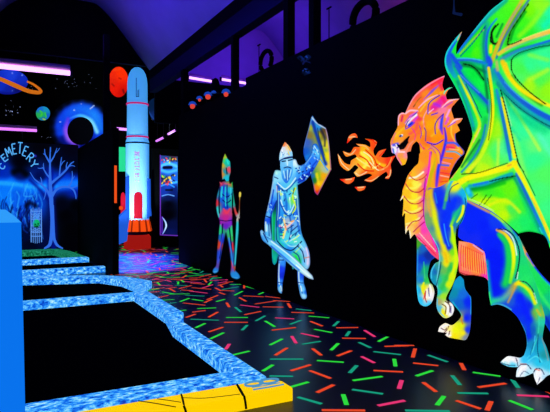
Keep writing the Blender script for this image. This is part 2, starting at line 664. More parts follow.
painted('wing', [(462.4, 31.5, 1), (457, 37), (451, 45), (446.5, 53), (445, 62), (447, 71), (452, 80), (460, 95), (468, 115), (473, 134), (470, 145),
                 (462, 164), (453, 176), (446, 185, 1), (452, 192), (467, 202), (480, 207), (493, 212), (505, 221), (519, 233.5, 1), (530, 231.5), (545, 235.7),
                 (550, 247, 1), (553, 254, 1), (565, 262), (590, 266), (625, 240, 1), (640, 150), (640, 40), (610, -30, 1), (560, -32), (520, -16), (504, 0),
                 (492, 9.5), (483, 19.5), (473, 32), (462, 46), (456.5, 54.5, 1), (457, 45), (460.5, 37)], WALL, 1,
        [(460, 70, GR), (470, 50, '#20e048'), (480, 40, '#40e830'), (475, 52, '#58e828'), (476, 75, '#18d850'), (482, 80, '#20e858'), (468, 90, '#28d070'), (478, 110, '#20d860'),
         (485, 105, '#28e060'), (470, 125, '#30d878'), (480, 140, '#70e030'), (495, 130, '#a0f030'), (496, 155, '#58f870'), (488, 160, '#90f040'), (485, 168, '#b8f030'),
         (503, 150, '#60f090'), (520, 20, '#50f030'), (530, 10, '#80f020'), (525, 35, '#38e040'), (545, 20, '#40f080'), (540, 5, '#90f838'),
         (548, 12, '#40ffa0'), (530, 65, '#48f890'), (545, 60, '#48ff98'), (540, 80, '#60f060'), (522, 70, '#58f060'), (548, 90, '#90f030'), (530, 85, '#a0f030'),
         (520, 78, '#60f070'), (515, 110, '#50f0a0'), (525, 130, '#48f898'), (545, 140, '#58ffa0'), (535, 160, '#48ff90'), (520, 150, '#50f888'), (530, 120, '#38e8a0'),
         (545, 175, '#60f870'), (540, 190, '#58ff80'), (535, 145, '#70f880'), (548, 210, '#50f888'), (500, 195, '#58e830'), (490, 192, '#50e038'), (508, 190, '#70e828'), (485, 205, '#b0f020'),
         (500, 205, '#a8f028'), (512, 210, '#58e060'), (520, 205, '#50e848'), (525, 222, '#30e070'), (515, 226, '#40e868'), (535, 228, '#28d868'), (505, 214, '#b8f020'),
         (590, 100, MT), (600, 200, '#40e880'), (600, 20, '#50f080')],
        [  # membrane light streaks
            S('#b8f860', 3, [(540, 150), (522, 120), (508, 100)], .9, .7), S('#a8f848', 4, [(548, 60), (530, 55)], .9, .5), S('#c0f840', 4, [(548, 70), (530, 80)], .9, .6),
            S('#a0f830', 5, [(520, 36), (534, 22), (548, 4)], 1, .7), S('#28e8b0', 6, [(552, 18), (545, 26)], 1, .8), S('#c0f860', 5, [(525, 175), (515, 135)], 1, .4),
            S('#70f8c0', 5, [(540, 135), (552, 155)], 1, .5), S('#d0f850', 3, [(498, 165), (499, 140)], 1, .6), S('#f0f030', 3, [(490, 205), (506, 200), (520, 212)], 1, .6),
            S('#c8f020', 4, [(480, 203), (494, 199), (508, 203)], 1, .7), S('#20c870', 4, [(520, 190), (530, 215), (540, 228)], 1, .6), S('#30c8a0', 3, [(504, 115), (520, 140)], 1, .5),
            S('#18b890', 2.5, [(456, 90), (466, 115), (471, 135)], .8, .7), S('#28e0a0', 1.4, [(449, 76), (460, 96), (468, 116), (472, 133)], .6, .9),
            # airbrushed depth beside the bones
            S('#0a5a38', 3.4, [(500, 44), (507, 28), (520, 6)], 1, .7), S('#0a6040', 3, [(504, 56), (522, 48.5), (556, 42)], 1, .6), S('#0c5848', 3.2, [(456, 66), (470, 66), (486, 72)], 1, .7), S('#0c5040', 3, [(484, 66), (487, 90), (489, 112)], 1, .7), S('#0c6058', 3, [(458, 82), (468, 106), (474, 130)], 1, .6), S('#0a6050', 3.4, [(468, 180), (478, 158), (488, 136)], 1, .6), S('#205810', 3, [(512, 76), (524, 92), (542, 105)], 1, .55), S('#0c6868', 3, [(498, 84), (514, 103), (534, 118), (556, 131)], 1, .65), S('#0a5848', 2.6, [(499, 98), (505, 124), (511, 152)], 1, .6), S('#0a6048', 2.8, [(470, 190), (490, 184), (512, 177)], 1, .7), S('#0a5c58', 2.6, [(515, 178), (525, 197), (536, 219), (546, 242)], 1, .6), S('#0a5048', 3, [(460, 50), (475, 32), (490, 14)], 1, .55), S('#083828', 2.4, [(486, 28), (484, 46), (486, 62)], 1, .6),
            S('#1488a0', 7, [(452, 58), (462, 76), (476, 92), (490, 106)], 1, .75), S('#1080a0', 6, [(454, 62), (470, 62), (488, 64)], 1, .7), S('#18a090', 6, [(456, 74), (466, 98), (473, 128)], 1, .6), S('#1498a0', 7, [(462, 44), (480, 22), (504, 0)], 1, .7), S('#10a060', 6, [(486, 120), (482, 140), (470, 160)], 1, .7), S('#1890a8', 7, [(487, 24), (485, 46), (487, 64), (490, 80)], 1, .7),
            S('#1880b0', 8, [(494, 72), (508, 92), (526, 107), (556, 127)], 1, .75), S('#10a878', 9, [(500, 96), (520, 116), (545, 130)], 1, .5), S('#1898a0', 6, [(502, 60), (520, 52), (556, 42)], 1, .7), S('#40901c', 5, [(508, 44), (512, 28), (524, 8)], 1, .7), S('#1490a0', 6, [(497, 92), (503, 116), (509, 150)], 1, .6), S('#18a090', 6, [(517, 178), (528, 200), (545, 238)], 1, .7), S('#108848', 6, [(468, 190), (490, 185), (512, 176)], 1, .7), S('#0c8840', 3, [(462, 62), (474, 66), (484, 80)], 1, .7), S('#78d818', 6, [(484, 150), (492, 130), (494, 108)], 1, .6),
            # left finger: claw and outer bone
            S(['#3858c8', '#2068d8', '#2c68c0', '#20a0b0'], [1.2, 3.2, 4.5, 3], [(462, 33), (455, 42), (449, 53), (450, 66), (455, 76)], .6), S('#2458d0', 3.2, [(452, 55), (456, 61), (461, 68)], .8),
            S('#30c8c8', 1.0, [(460, 35), (451, 46), (446.5, 55), (446, 64), (449, 73)], .6), S('#d0a070', .7, [(462, 32), (458, 40)], .8),
            S(['#2070d8', '#2880c0', '#28a0a0', '#28b080'], [2.4, 2.6, 3.5, 4], [(458, 52), (471, 36), (485, 19), (506, 0)], .7), S('#c0a060', .8, [(460, 54), (472, 41), (484, 30)], .8, .8),
            S('#183890', .8, [(461, 56), (474, 42), (486, 26)], .6, .8), S('#38c8c0', .9, [(473, 32.5), (484, 19.5), (493, 9.6), (505, 0)], .6, .8),
            S(['#2460c8', '#3070b8', '#2080c8'], [2.4, 1.7, 2.2], [(455, 60), (470, 60), (485, 63)], .7), S('#50b0e8', .6, [(458, 58.6), (470, 58.6), (482, 60.5)], .7, .8),
            S('#10803c', 2.2, [(464, 65), (474, 68), (482, 78)], .9, .8), S(K, .5, [(464, 64), (472, 66), (479, 72), (484, 80)], .5, .9),
            S(['#2c68c0', '#2058c8', '#2860b8'], [2.6, 2.2, 2.6], [(457, 66), (464, 78), (476, 90), (488, 103)], .7), S('#60a0e0', .6, [(461, 75), (470, 84), (480, 93)], .7, .7),
            S(['#90d840', '#e8e030', '#b0e830', '#d8e830'], [1.5, 2.2, 2.4, 2.6], [(459, 76), (466, 90), (474, 107), (480, 124), (476, 136)], .8), S('#5090b0', 1.1, [(464, 82), (473, 99), (481, 116)], .8, .8),
            S(K, .35, [(466, 84), (475, 102), (482, 118)], .5, .7), S('#20a0b0', 1.6, [(460, 86), (468, 104), (474, 126)], .8, .7),
            # inner claw hook
            S(['#30a0c0', '#2870c8', '#2c6cbc', '#2864c0'], [1.5, 1.8, 2.0, 2.6], [(497, 19), (489, 30), (486.5, 45), (488, 62)], .7), S('#e8d828', 2.6, [(491.5, 46), (491, 52)], .8), S('#203020', 1.7, [(496, 26), (492, 33), (493.5, 43), (497, 44)], .7),
            S(K, .6, [(499, 24), (492.5, 31), (491, 41), (495, 44.5), (498, 42)], .5), S('#107040', 2, [(503, 24), (497, 37)], .9, .7),
            # main upper bone
            S(['#c8b838', '#c8a848', '#b8a858', '#c8c040'], [3.0, 2.8, 3.0, 3.2], [(492, 62), (498, 46), (508, 25), (527, -6)], .7), S(['#4878a0', '#607890', '#5088a0'], [1.8, 1.8, 2], [(497, 58), (505, 38), (517, 18), (532, -4)], .8),
            S('#8898a0', 1, [(501, 38), (511, 20), (521, 4)], .9, .7), S(K, .55, [(508, 44), (511, 32), (520, 18), (529, 4)], .6, .9), S('#108830', 2.4, [(511, 40), (515, 28), (526, 12)], .9, .7),
            # right bone
            S(['#d8c048', '#d0b468', '#e8c070', '#f0b050'], [2.6, 2.6, 2.8, 3.2], [(499, 54), (514, 45), (532, 37.5), (556, 30)], .6), S(['#4890a8', '#3080c0', '#2868d0'], [2.4, 1.9, 1.8], [(502, 59), (520, 50), (556, 39)], .8),
            S('#f0e080', .8, [(516, 42.5), (534, 35), (552, 29)], .8, .8), S('#88a8b0', 1.2, [(506, 50), (526, 43), (548, 35)], .9, .6), S(K, .5, [(508, 45), (514, 43.5), (522, 40)], .6, .8),
            S('#10a050', 2, [(510, 60), (526, 52), (556, 44)], 1, .5), S(K, .4, [(512, 67), (513, 58), (522, 52), (540, 47), (555, 45)], .6, .8),
            # lower right bone
            S(['#e8c428', '#f0e020', '#f0d830', '#f0e840'], [4, 3.4, 3.2, 2.6], [(503, 62), (510, 77), (522, 90), (540, 101), (560, 110)], .8), S(K, .55, [(512, 60), (512, 70), (518, 80), (530, 92), (546, 104)], .5, .9),
            S(['#3080c0', '#2c6cbc', '#2864c0', '#2860c8'], [2.6, 3.4, 3.6, 4.2], [(496, 70), (508, 88), (525, 103), (540, 113), (560, 123)], .6), S('#209090', 2, [(498, 82), (512, 99), (530, 114), (556, 130)], .9, .8),
            S('#50a8e0', .7, [(505, 82), (520, 97), (540, 110)], .7, .8), S(K, .35, [(503, 92), (520, 108), (540, 121), (556, 129)], .6, .6),
            # hub
            S('#2858d8', 3.6, [(489, 58), (491, 63), (489, 68)], .8), S('#c0a878', 3, [(497, 62), (498, 70)], .9, .8), S('#f0c828', 2.6, [(506, 64), (509, 74)], .9),
            # central bone down to the shoulder
            S(['#e0d030', '#d8e028', '#f0e828', '#d0f030', '#b8f038', '#e0e838'], [2.2, 2.4, 2.6, 3, 3.4, 3], [(489, 68), (492, 90), (493, 112), (490, 134), (481, 156), (468, 172)], .7),
            S('#58a0b0', 1.2, [(489, 100), (489.5, 118), (486, 136), (478, 152)], .8, .8), S('#2878c0', 1.8, [(486, 125), (482, 142), (474, 158), (462, 172)], .8, .8), S(K, .4, [(488, 78), (491, 95), (492, 115), (489, 140)], .6, .7),
            S('#207040', 1.8, [(480, 140), (472, 152), (462, 167)], .9, .8), S('#e09070', .9, [(470, 147), (461, 164), (452, 178)], .7), S('#e8d840', 1.6, [(475, 138), (468, 152), (456, 172)], .8, .8), S('#e8a8a0', .7, [(481, 128), (474, 142)], .8, .8),
            # bone to the elbow
            S(['#3090b8', '#3078b8', '#3074b4', '#2888c0'], [1.8, 2.2, 2.2, 2.4], [(497, 90), (502, 112), (507, 138), (511, 160)], .6), S(['#f0e030', '#f0d838', '#f4e428'], [1.6, 2.0, 2.6], [(502, 98), (508, 125), (515, 157)], .7),
            S(K, .5, [(501, 90), (507, 112), (513, 138), (518, 160), (524, 172)], .5, .85), S('#b0e0a0', .8, [(504, 96), (512, 126)], .8, .7), S('#18a070', 2, [(503, 92), (510, 105)], 1, .6),
            # arm
            S('#20a0a8', 3, [(470, 186), (485, 184), (500, 178), (512, 174)], .8), S('#2878d8', 2, [(474, 185), (488, 182)], .9), S(K, .45, [(490, 181.5), (504, 178), (516, 176)], .5, .9),
            S(['#e8e030', '#f0ec28', '#f4f030', '#f4e028'], [4.2, 3.6, 3.6, 4], [(450, 190), (466, 179), (486, 173), (506, 168), (515, 163)], .5), S('#e0a040', 1.4, [(508, 166), (516, 163)], .9), S(K, .4, [(462, 174), (478, 173), (494, 168), (508, 163)], .5, .8),
            S('#a0d020', 1.5, [(470, 181.5), (488, 177), (508, 171)], .9, .7), S('#28a8d0', 5, [(468, 190), (471, 195)], .9), S('#40c8f0', 2.4, [(468, 189), (469, 193)], .9), S('#10a028', 3, [(475, 190), (490, 187), (505, 183)], 1, .6),
            # strut below the elbow
            S(['#3078b8', '#2c70b8', '#2880c8', '#20a8b0'], [2.2, 2.4, 2.2, 2.0], [(517, 174), (526, 193), (537, 216), (549, 242)], .6), S(['#f4e428', '#f0f030', '#f0e030', '#e8f030'], [3.4, 2.6, 2.4, 2.2], [(514, 163), (524, 180), (535, 202), (546, 226), (554, 246)], .6),
            S(K, .35, [(517, 161), (526, 176), (536, 196)], .5, .8), S('#e8a860', .8, [(532, 198), (541, 216), (549, 234)], .8, .7), S('#30d0c0', 1, [(540, 228), (548, 244)], .8),
            S('#205018', .4, [(471, 199), (478, 194)], .5, .8), S('#205018', .4, [(480, 205), (487, 195)], .5, .8), S('#205018', .4, [(484, 205), (492, 195)], .5, .8), S('#c0f0b0', .8, [(470, 199), (482, 204), (494, 211)], .7, .8),
            S('#18a048', 1.5, [(520, 233), (530, 231.5), (544, 235)], .8, .8)], dragon, step=0.85)

painted('tail', [(519, 236, 1), (525, 248), (534, 264), (543.5, 276), (556, 288), (580, 305), (610, 330, 1), (610, 380, 1), (575, 358), (556, 340), (547, 326), (540, 318), (520, 300), (505, 262)], WALL, 1,
        [(522, 250, '#e08858'), (520, 244, '#50b0a0'), (526, 262, '#40c870'), (530, 275, '#30d068'), (540, 290, '#28d060'), (548, 300, '#20b880'), (545, 312, '#189890'), (556, 330, '#1840b0'), (550, 320, '#1850b8'), (535, 300, '#30c860'), (580, 330, '#2070c0'), (575, 310, '#28c880')],
        [S('#2848d0', 1.6, [(527, 254), (537, 269), (550, 283), (575, 302)], .7), S('#d8a078', 1.0, [(521, 243), (526, 254), (534, 266)], .8, .8), S('#30b0d0', 1, [(541, 276), (552, 287), (575, 304)], .8, .7),
         S('#60f070', 3, [(535, 285), (545, 300), (556, 315)], 1, .6), S('#1038a8', 3, [(546, 318), (556, 334), (580, 356)], .8)], dragon, step=1.0)

painted('head', [(391, 144), (391.4, 140), (395, 133), (398, 127.5), (398.3, 121), (399, 115.5), (402.6, 112.5), (405.6, 113.4, 1), (407, 110.5), (410, 104), (415, 95.6), (424, 87.2), (434, 80.6), (445.3, 75.6, 1),
                 (443.5, 81), (443, 86), (445, 91, 1), (449, 88), (453.2, 87.4, 1), (449, 90), (446.4, 95), (447.5, 99.5, 1), (453, 99.2), (459.8, 98.8, 1), (456, 103), (451.8, 108.5), (453, 114), (454.5, 118.8, 1), (458, 118.3), (463.3, 118.4, 1),
                 (461, 122), (457.6, 124.5, 1), (460.5, 130.5, 1), (456, 133.5, 1), (456.6, 140.5), (460, 145.5), (464.5, 150.5), (464.5, 154), (460, 158), (456, 163.5), (452, 171), (449.4, 180), (448.5, 184.5), (443, 189), (436, 190), (428, 192, 1),
                 (426, 180), (424, 172), (419.5, 163), (420.8, 154), (420, 144.5), (417, 141.2, 1), (412.8, 145.4), (411.2, 151.3, 1), (407.4, 152.5), (407.8, 158), (405.5, 164.3), (402, 165.3, 1), (397.8, 159), (395.6, 154), (392.4, 152.5)], WALL, 2,
        [(393, 142, '#ff9838'), (397, 134, '#ffa838'), (403, 132, '#ff9030'), (404, 120, '#ff8a50'), (412, 108, '#f87858'), (420, 97, '#f86848'), (432, 86, '#f85848'), (442, 79, '#f84060'),
         (425, 93, '#f88838'), (436, 93, '#f89030'), (430, 100, '#f0a030'), (420, 108, '#f88840'), (415, 118, '#f05880'), (424, 118, '#ff9030'), (430, 125, '#ffa020'), (420, 130, '#ff8038'), (413, 136, '#ff8838'),
         (408, 128, '#ff8830'), (425, 135, '#ff8828'), (435, 133, '#ff9828'), (428, 140, '#ff7838'), (437, 140, '#ff9020'), (444, 110, '#f880a0'), (450, 103, '#ff7858'), (456, 100, '#ff8850'),
         (449, 115, '#ff9048'), (457, 121, '#ff8858'), (450, 128, '#ff9028'), (455, 127, '#ff9838'), (450, 136, '#ff8828'), (452, 143, '#f06060'), (460, 151, '#ff9030'), (455, 158, '#ff8038'), (450, 165, '#ff8030'), (446, 175, '#ff6838'), (446, 182, '#ff8820'),
         (440, 178, '#f06850'), (425, 155, '#ffb030'), (428, 165, '#ffb828'), (422, 165, '#ffa038'), (430, 178, '#e8a838'), (432, 188, '#e8a030'), (402, 155, '#ff9858'), (403, 162, '#ffb030'), (406, 155, '#f890a0'), (396, 150, '#c8a0e8'), (409, 148, '#ff8058')],
        [S('#ffc040', 2.2, [(397, 136), (402, 130), (405, 128)], 1, .8), S('#ffb838', 2.4, [(421, 116), (424, 126), (423, 134)], 1, .7), S('#ffc848', 1.8, [(426, 104), (421, 111)], 1, .7), S('#ff5868', 2, [(414, 100), (422, 92), (432, 85)], 1, .6), S('#ffb840', 2, [(432, 136), (438, 130), (436, 120)], 1, .6), S('#f04878', 2.4, [(418, 124), (416, 130), (410, 134)], 1, .5), S('#e04890', .5, [(412, 128), (416, 134), (415, 140)], .7), S('#8038b0', .45, [(420, 126), (422, 133), (421, 138)], .7), S('#ffa8d0', .8, [(428, 110), (424, 118), (425, 128)], .8, .8), S('#ff98b8', .9, [(452, 108), (447, 116), (449, 122)], .8, .7), S('#ffd060', 1.6, [(452, 126), (452, 134), (456, 142)], 1, .7), S('#ffc050', 1.6, [(458, 147), (462, 152)], 1, .8),
         S('#ffa028', 3, [(398, 138), (404, 130), (410, 128)], 1, .7), S('#ff6858', 3, [(410, 140), (420, 132), (425, 124)], 1, .5),
         # crest
         S(['#ffa0a8', '#ff90b0', '#ff98b8'], [.9, 1.2, .8], [(407, 110), (415, 96.5), (425, 87.6), (435, 81.3), (445, 76)], .7), S(['#b050c0', '#6858e0', '#c060b0'], [.6, 2.2, .8], [(424, 100), (434, 90), (442, 83)], .8, .9),
         S('#ff3848', 2, [(432, 85), (442, 79)], .9, .8), S('#304018', .5, [(414, 107), (418, 101), (422, 97)], .6, .7), S('#e08830', 1.2, [(416, 104), (424, 95)], .9, .7),
         S('#ffb0d0', [.6, 1.2, .5], [(419, 108), (428, 99.5), (438, 95)], .6), S('#f03860', 3, [(440, 83), (443, 90)], 1, .8), S('#ffb030', 2, [(441, 93), (447, 90)], .9, .8), S('#50e8b8', [.6, 1.3, .3], [(444.5, 94), (447, 89.5), (453, 87.5)], .6),
         # magenta cheek flare
         S('#d83898', 5.5, [(434, 108), (440, 103), (444, 99)], .8), S('#a040d0', 3, [(435, 104), (440, 106)], .9, .8), S('#e83070', 3, [(443, 98), (446, 103)], .9, .9), S('#5030b0', .6, [(428.5, 114), (429, 105), (433, 100), (440, 95.5)], .6), S('#ffb8e0', .8, [(429, 113), (434, 109)], .8), S('#5838c0', .6, [(432, 115), (438, 113)], .7),
         S('#ffc0d8', [.3, 1.3, .3], [(442, 108), (450, 101), (459.5, 99)], .6), S('#ffa0e0', 1.8, [(447, 117), (450, 110)], .9), S('#9048c8', .5, [(445, 107), (453, 102)], .6, .8),
         S('#ffc8e8', [.3, 1.2, .3], [(449, 127), (455, 120.5), (463, 118.5)], .6), S('#9850d0', .5, [(448, 127), (456, 122)], .6), S('#c858e0', 2.2, [(446, 124), (449, 118)], .9, .8),
         # blue flare and folds
         S(['#b040c0', '#5050e0', '#3858e8', '#7040d0'], [1.5, 3.2, 3.0, 1], [(443, 134), (441.5, 127), (442, 121), (444, 115)], .8), S('#f880b0', 1.6, [(439, 128), (440, 120)], .9, .9), S('#4828a0', .55, [(436, 134), (435.5, 126), (438, 120), (444, 114)], .6),
         S(['#7040c8', '#3840e0', '#6038d0', '#3048e8', '#8040c8'], [1.4, 2.4, 2.6, 2.8, 2.4], [(445, 128), (446.5, 140), (443, 155), (439, 168), (437, 186)], .8),
         S('#8050d0', .8, [(428, 142), (436, 144), (443, 140)], .7), S('#4028a0', .45, [(427, 142.4), (436, 144.6), (444, 140)], .6), S('#6040a0', .6, [(426, 141), (426.5, 132), (425, 128)], .7, .8),
         S('#a838b0', .7, [(420, 143), (426, 151), (432, 148), (436, 153)], .7, .8), S('#f04060', 1.6, [(424, 148), (428, 152)], .9, .7),
         S(['#b88898', '#e8b048', '#ffb038'], [1, 1.6, 1.6], [(431, 146), (438, 153), (439.5, 163)], .8, .9), S('#7838b8', .5, [(432, 145), (440, 152), (441, 164)], .6, .8),
         S(['#d0a830', '#b8b020', '#c8a828', '#d8a030'], [1.4, 2.6, 3.2, 3.2], [(436, 158), (434, 168), (430, 180), (429, 192)], .8), S('#6828b0', .6, [(432, 152), (430, 165), (426, 176)], .7, .8),
         # neck scales
         S('#4868e0', 1.7, [(447, 143), (455, 143), (459, 146)], .8), S('#e83868', 1.3, [(447, 147), (455, 148)], .8), S('#58a8d0', 1.2, [(447, 151.5), (456, 152), (462, 156)], .8), S('#ffd0a8', .8, [(450, 149), (459, 150)], .8, .7), S('#4868e8', 1.9, [(442, 165), (449, 165.5)], .9, .9), S('#ff90a8', 1, [(443, 162), (451, 164)], .8), S('#5070d8', 1, [(443, 157.5), (453, 158.5)], .9, .8), S('#ffb0a0', 1, [(441, 175.5), (449, 177)], .8), S('#d03050', .8, [(441, 172.5), (450, 174)], .8, .8), S('#c83838', .7, [(441, 182), (448, 181)], .8, .8), S('#4050b8', 1.0, [(456, 134), (456.6, 141), (464, 150.5), (464, 154), (457, 162), (451, 174)], .8, .9), S('#d850b0', 1.3, [(441, 168), (447, 169)], .9, .7),
         # brow, ear, eye
         S('#ffb8c8', 1.5, [(406, 113.5), (411, 110.5), (418, 111)], .8), S('#c8386a', 1.8, [(403, 116), (402, 121)], .9), S('#ffb0d0', .9, [(398.8, 125), (399, 118), (401, 114), (404.5, 113.5)], .7), S('#f83868', 4, [(416, 117), (421, 119)], 1, .8),
         S('#a058c0', .5, [(405.5, 123), (410, 117), (418, 111.5)], .6), S('#ffe0f4', 2.2, [(407.5, 124), (411, 119.5), (416.5, 115)], .7), S('#ffffff', 1.0, [(408, 122.5), (412, 118), (417, 114)], .7), S('#d070d8', .7, [(410, 116), (416, 112.5)], .8), S('#c050d0', 1.2, [(414, 121.5), (418, 117)], .8), S('#2848e8', 2.2, [(409.5, 125.5), (412.5, 123)], .7), S('#1028a0', .8, [(410.5, 124.5), (411.5, 123.8)], .6), S('#402898', .5, [(406, 127.5), (407.5, 123), (412, 117.5), (417, 113)], .6), S('#8040c0', .6, [(406, 129), (411, 126.5), (415, 122.5)], .7), S('#f0b0e0', .7, [(409, 120), (414, 116.5)], .7),
         # nostril and muzzle
         S('#4880e8', 1.5, [(400.6, 136), (402.5, 135.8)], .8), S('#101848', .6, [(400.5, 136.6), (401.5, 135.6)], .6), S('#e8f0ff', .5, [(402, 134.8), (403, 135)], .6), S('#c060b8', .8, [(391.8, 146), (393, 140), (396, 133)], .8, .7),
         S('#f0f0ff', 2.0, [(393, 146), (396, 149), (395, 153)], .8), S('#6060d8', 2.4, [(394, 145), (398, 144)], .8), S('#3878d0', 1.1, [(393.5, 149), (394.5, 153)], .8), S('#ffd0e0', 1.2, [(399, 152), (405, 152)], .8),
         S(K, [1.4, 2.8, 2.4, .8], [(398, 145.5), (401, 146), (405, 143), (409.5, 136.6)], .4), S(K, 1.4, [(400.5, 148.5), (404, 148), (408, 142)], .4), S('#f4f4ff', .7, [(396.5, 144.5), (397.5, 147)], .6), S('#f4f4ff', .7, [(399.6, 151), (399.2, 148.6)], .6), S('#202080', .8, [(397.5, 148), (399, 147)], .7),
         S('#ff9890', 1.2, [(407, 151), (410, 145), (414, 141)], .9, .7), S('#ff7080', 1, [(399, 158), (402, 163.5)], .8, .8), S('#d080d0', .7, [(396, 153.6), (398.5, 159), (402, 164.6)], .7, .8)], dragon, step=0.6)

painted('chest_plate', [(420, 154, 1), (419, 163), (415, 167), (409, 174.6), (406.5, 181), (403.3, 190), (403, 194), (400.7, 201, 1), (404, 198.5), (404, 206), (403, 216.5, 1), (405.8, 213), (405.6, 221), (406.2, 234, 1), (409.3, 229.5), (411, 238.8, 1),
                        (415.3, 234.3), (419, 240), (425, 245.2), (432, 254), (439.3, 259.8, 1), (439.2, 253), (435.7, 243), (431.5, 234), (427.5, 226), (425.5, 214), (425.5, 195), (428.5, 180), (432, 163), (431.5, 151, 1), (426, 149)], WALL, 3,
        [(412, 176, '#ffb038'), (420, 165, '#ffa038'), (425, 158, '#ff9038'), (410, 186, '#ffb830'), (416, 184, '#fff060'), (422, 178, '#ff9860'), (408, 196, '#ffb838'), (415, 196, '#ffe040'), (422, 192, '#ff8858'), (408, 208, '#ffb840'), (415, 207, '#ffe838'), (422, 206, '#ff8868'),
         (409, 220, '#ffc048'), (416, 219, '#ffd038'), (422, 218, '#ff80a0'), (412, 230, '#ffc070'), (418, 230, '#ffa050'), (424, 230, '#f050a8'), (420, 238, '#ff70a0'), (428, 240, '#ff6890'), (434, 249, '#ff5878'), (425, 224, '#e850b8'), (426, 200, '#e860c0'), (427, 186, '#e858b0'), (429, 172, '#f06898'), (408, 234, '#ffe0a0')],
        [S('#fff8d0', 1.4, [(410, 178), (417, 177), (424, 172)], .8), S('#fff070', 2.2, [(408, 188), (416, 188), (421, 184)], .9, .8), S('#fff070', 2, [(406, 199), (414, 201), (421, 197)], .9, .8), S('#fff080', 2, [(406, 212), (414, 212), (421, 208)], .9, .8), S('#fff0a0', 1.5, [(407, 224), (414, 222), (420, 218)], .9, .8),
         S('#b83048', .45, [(409, 174), (416, 180), (424, 178), (429, 172)], .6), S('#a82848', .5, [(406, 183.5), (412, 191), (420, 192), (425, 188)], .6), S('#a82848', .5, [(404.5, 196), (411, 203), (419, 203.5), (425, 199)], .6), S('#a82848', .5, [(405, 210), (412, 213.5), (420, 212), (425, 208)], .6), S('#a82848', .5, [(408, 228), (413, 222), (420, 220), (425, 214)], .6), S('#a82860', .5, [(414, 232), (419, 227), (425, 222)], .6),
         S('#e840b0', 1.4, [(431, 152), (429, 172), (426, 186), (425, 205), (426, 221), (431, 233), (438, 252)], .8), S('#782890', .5, [(426, 178), (424.5, 195), (424.3, 214), (428, 226)], .6, .8), S('#401030', .5, [(423, 244), (426, 246)], .6),
         S('#fff4e0', .7, [(406.3, 233), (407.5, 226)], .8), S('#fff4e0', .7, [(411, 238), (410.5, 231)], .8), S('#fff4e0', .7, [(401, 200.5), (404, 196)], .8), S('#e86840', .7, [(403.5, 190), (407, 181), (412, 172)], .8, .6)]
        + [S('#d82858', .35, [(417 + i * 2.1, 236 + i * 2), (421 + i * 2, 239 + i * 2.1)], .5, .8) for i in range(9)] + [S('#ffd0c0', .4, [(420 + i * 2.0, 233 + i * 2.2), (423 + i * 1.9, 236 + i * 2.2)], .6, .8) for i in range(8)], dragon, step=0.6)

painted('far_foreleg', [(417, 236, 1), (417, 254), (416.8, 270), (417, 288), (418.5, 300), (421, 304.5), (425.5, 306.3), (430, 304.5), (433, 300), (434.6, 292), (432.5, 285), (430, 283, 1), (428, 276), (428.6, 270), (431, 261), (437, 257, 1), (428, 248), (422, 242)], WALL, 0,
        [(418, 245, '#58a030'), (422, 248, '#2868b8'), (428, 256, '#203890'), (423, 260, '#1848c0'), (419, 268, '#2860c0'), (425, 270, '#28a078'), (422, 280, '#2878c8'), (426, 280, '#40b858'), (419, 290, '#30a0e0'), (424, 288, '#e8e020'), (428, 290, '#f0d8b0'), (421, 300, '#40b0e8'), (426, 298, '#ffe0b0'), (431, 296, '#f0e8f0'), (428, 303, '#70c0f0')],
        [S('#e8e828', 1.6, [(424, 283), (422.5, 290), (425, 295)], .9), S('#ffffff', 1.2, [(430, 285), (431.5, 292), (429, 298)], .8), S('#ffffff', 1, [(427, 290), (427, 298)], .8), S('#e04848', .7, [(425, 293), (424, 299)], .7), S('#303090', .4, [(428.6, 288), (429.5, 296)], .5), S('#a02838', .5, [(426, 291), (425.4, 298), (427, 302)], .5, .8), S('#48c0f8', 1, [(417.6, 286), (419, 299), (425, 305.5), (431, 303)], .7), S('#50d080', 1, [(424, 262), (425, 278)], .9, .7), S('#40a0e0', .8, [(418, 250), (417.6, 275)], .8, .7)], dragon, step=0.6)

painted('far_hind_leg', [(452, 290, 1), (455, 281), (460, 276), (464, 280, 1), (465, 288), (468, 293), (471.2, 298), (471.3, 316), (470, 331), (466, 339.7), (458, 339), (449, 337.3), (445.6, 335, 1), (447.3, 332.6, 1), (443, 332.4), (438.4, 331.6, 1), (439.5, 327.5), (442, 325), (446, 323), (452.4, 325.2), (459.5, 319.5), (461.4, 315), (458.2, 309.5), (452, 303), (449, 298)], WALL, 0,
        [(458, 284, '#2090b8'), (455, 293, '#2088a0'), (462, 295, '#2870c8'), (468, 302, '#1838e0'), (460, 304, '#2068b8'), (466, 318, '#1830e8'), (468, 330, '#2840d8'), (462, 318, '#a0a060'), (461, 326, '#d8e820'), (463, 333, '#f0e030'), (456, 330, '#e8f028'), (455, 336, '#f0d828'), (449, 328, '#ffe880'), (446, 326, '#f8e8d0'), (442, 330, '#fff0e8'), (448, 334, '#ffe8e0'), (466, 337, '#8088a0')],
        [S('#f4f4ff', 1, [(440, 330), (444, 326), (449, 325)], .8), S('#ffffff', .9, [(447, 334.5), (451, 335.5)], .8), S('#602838', .4, [(441, 328), (445, 330), (447, 328)], .5), S('#602838', .4, [(444, 333), (447.5, 329.5), (449, 326)], .5), S('#602838', .4, [(449, 335), (450, 331)], .5), S('#30d0c0', 1.0, [(453, 302), (458, 309), (461.5, 315)], .8, .6), S('#c88030', 1, [(461, 318), (463, 324)], .8, .8), S('#40b0f0', .8, [(465, 288), (471, 298), (471, 314)], .8, .8)], dragon, step=0.6)

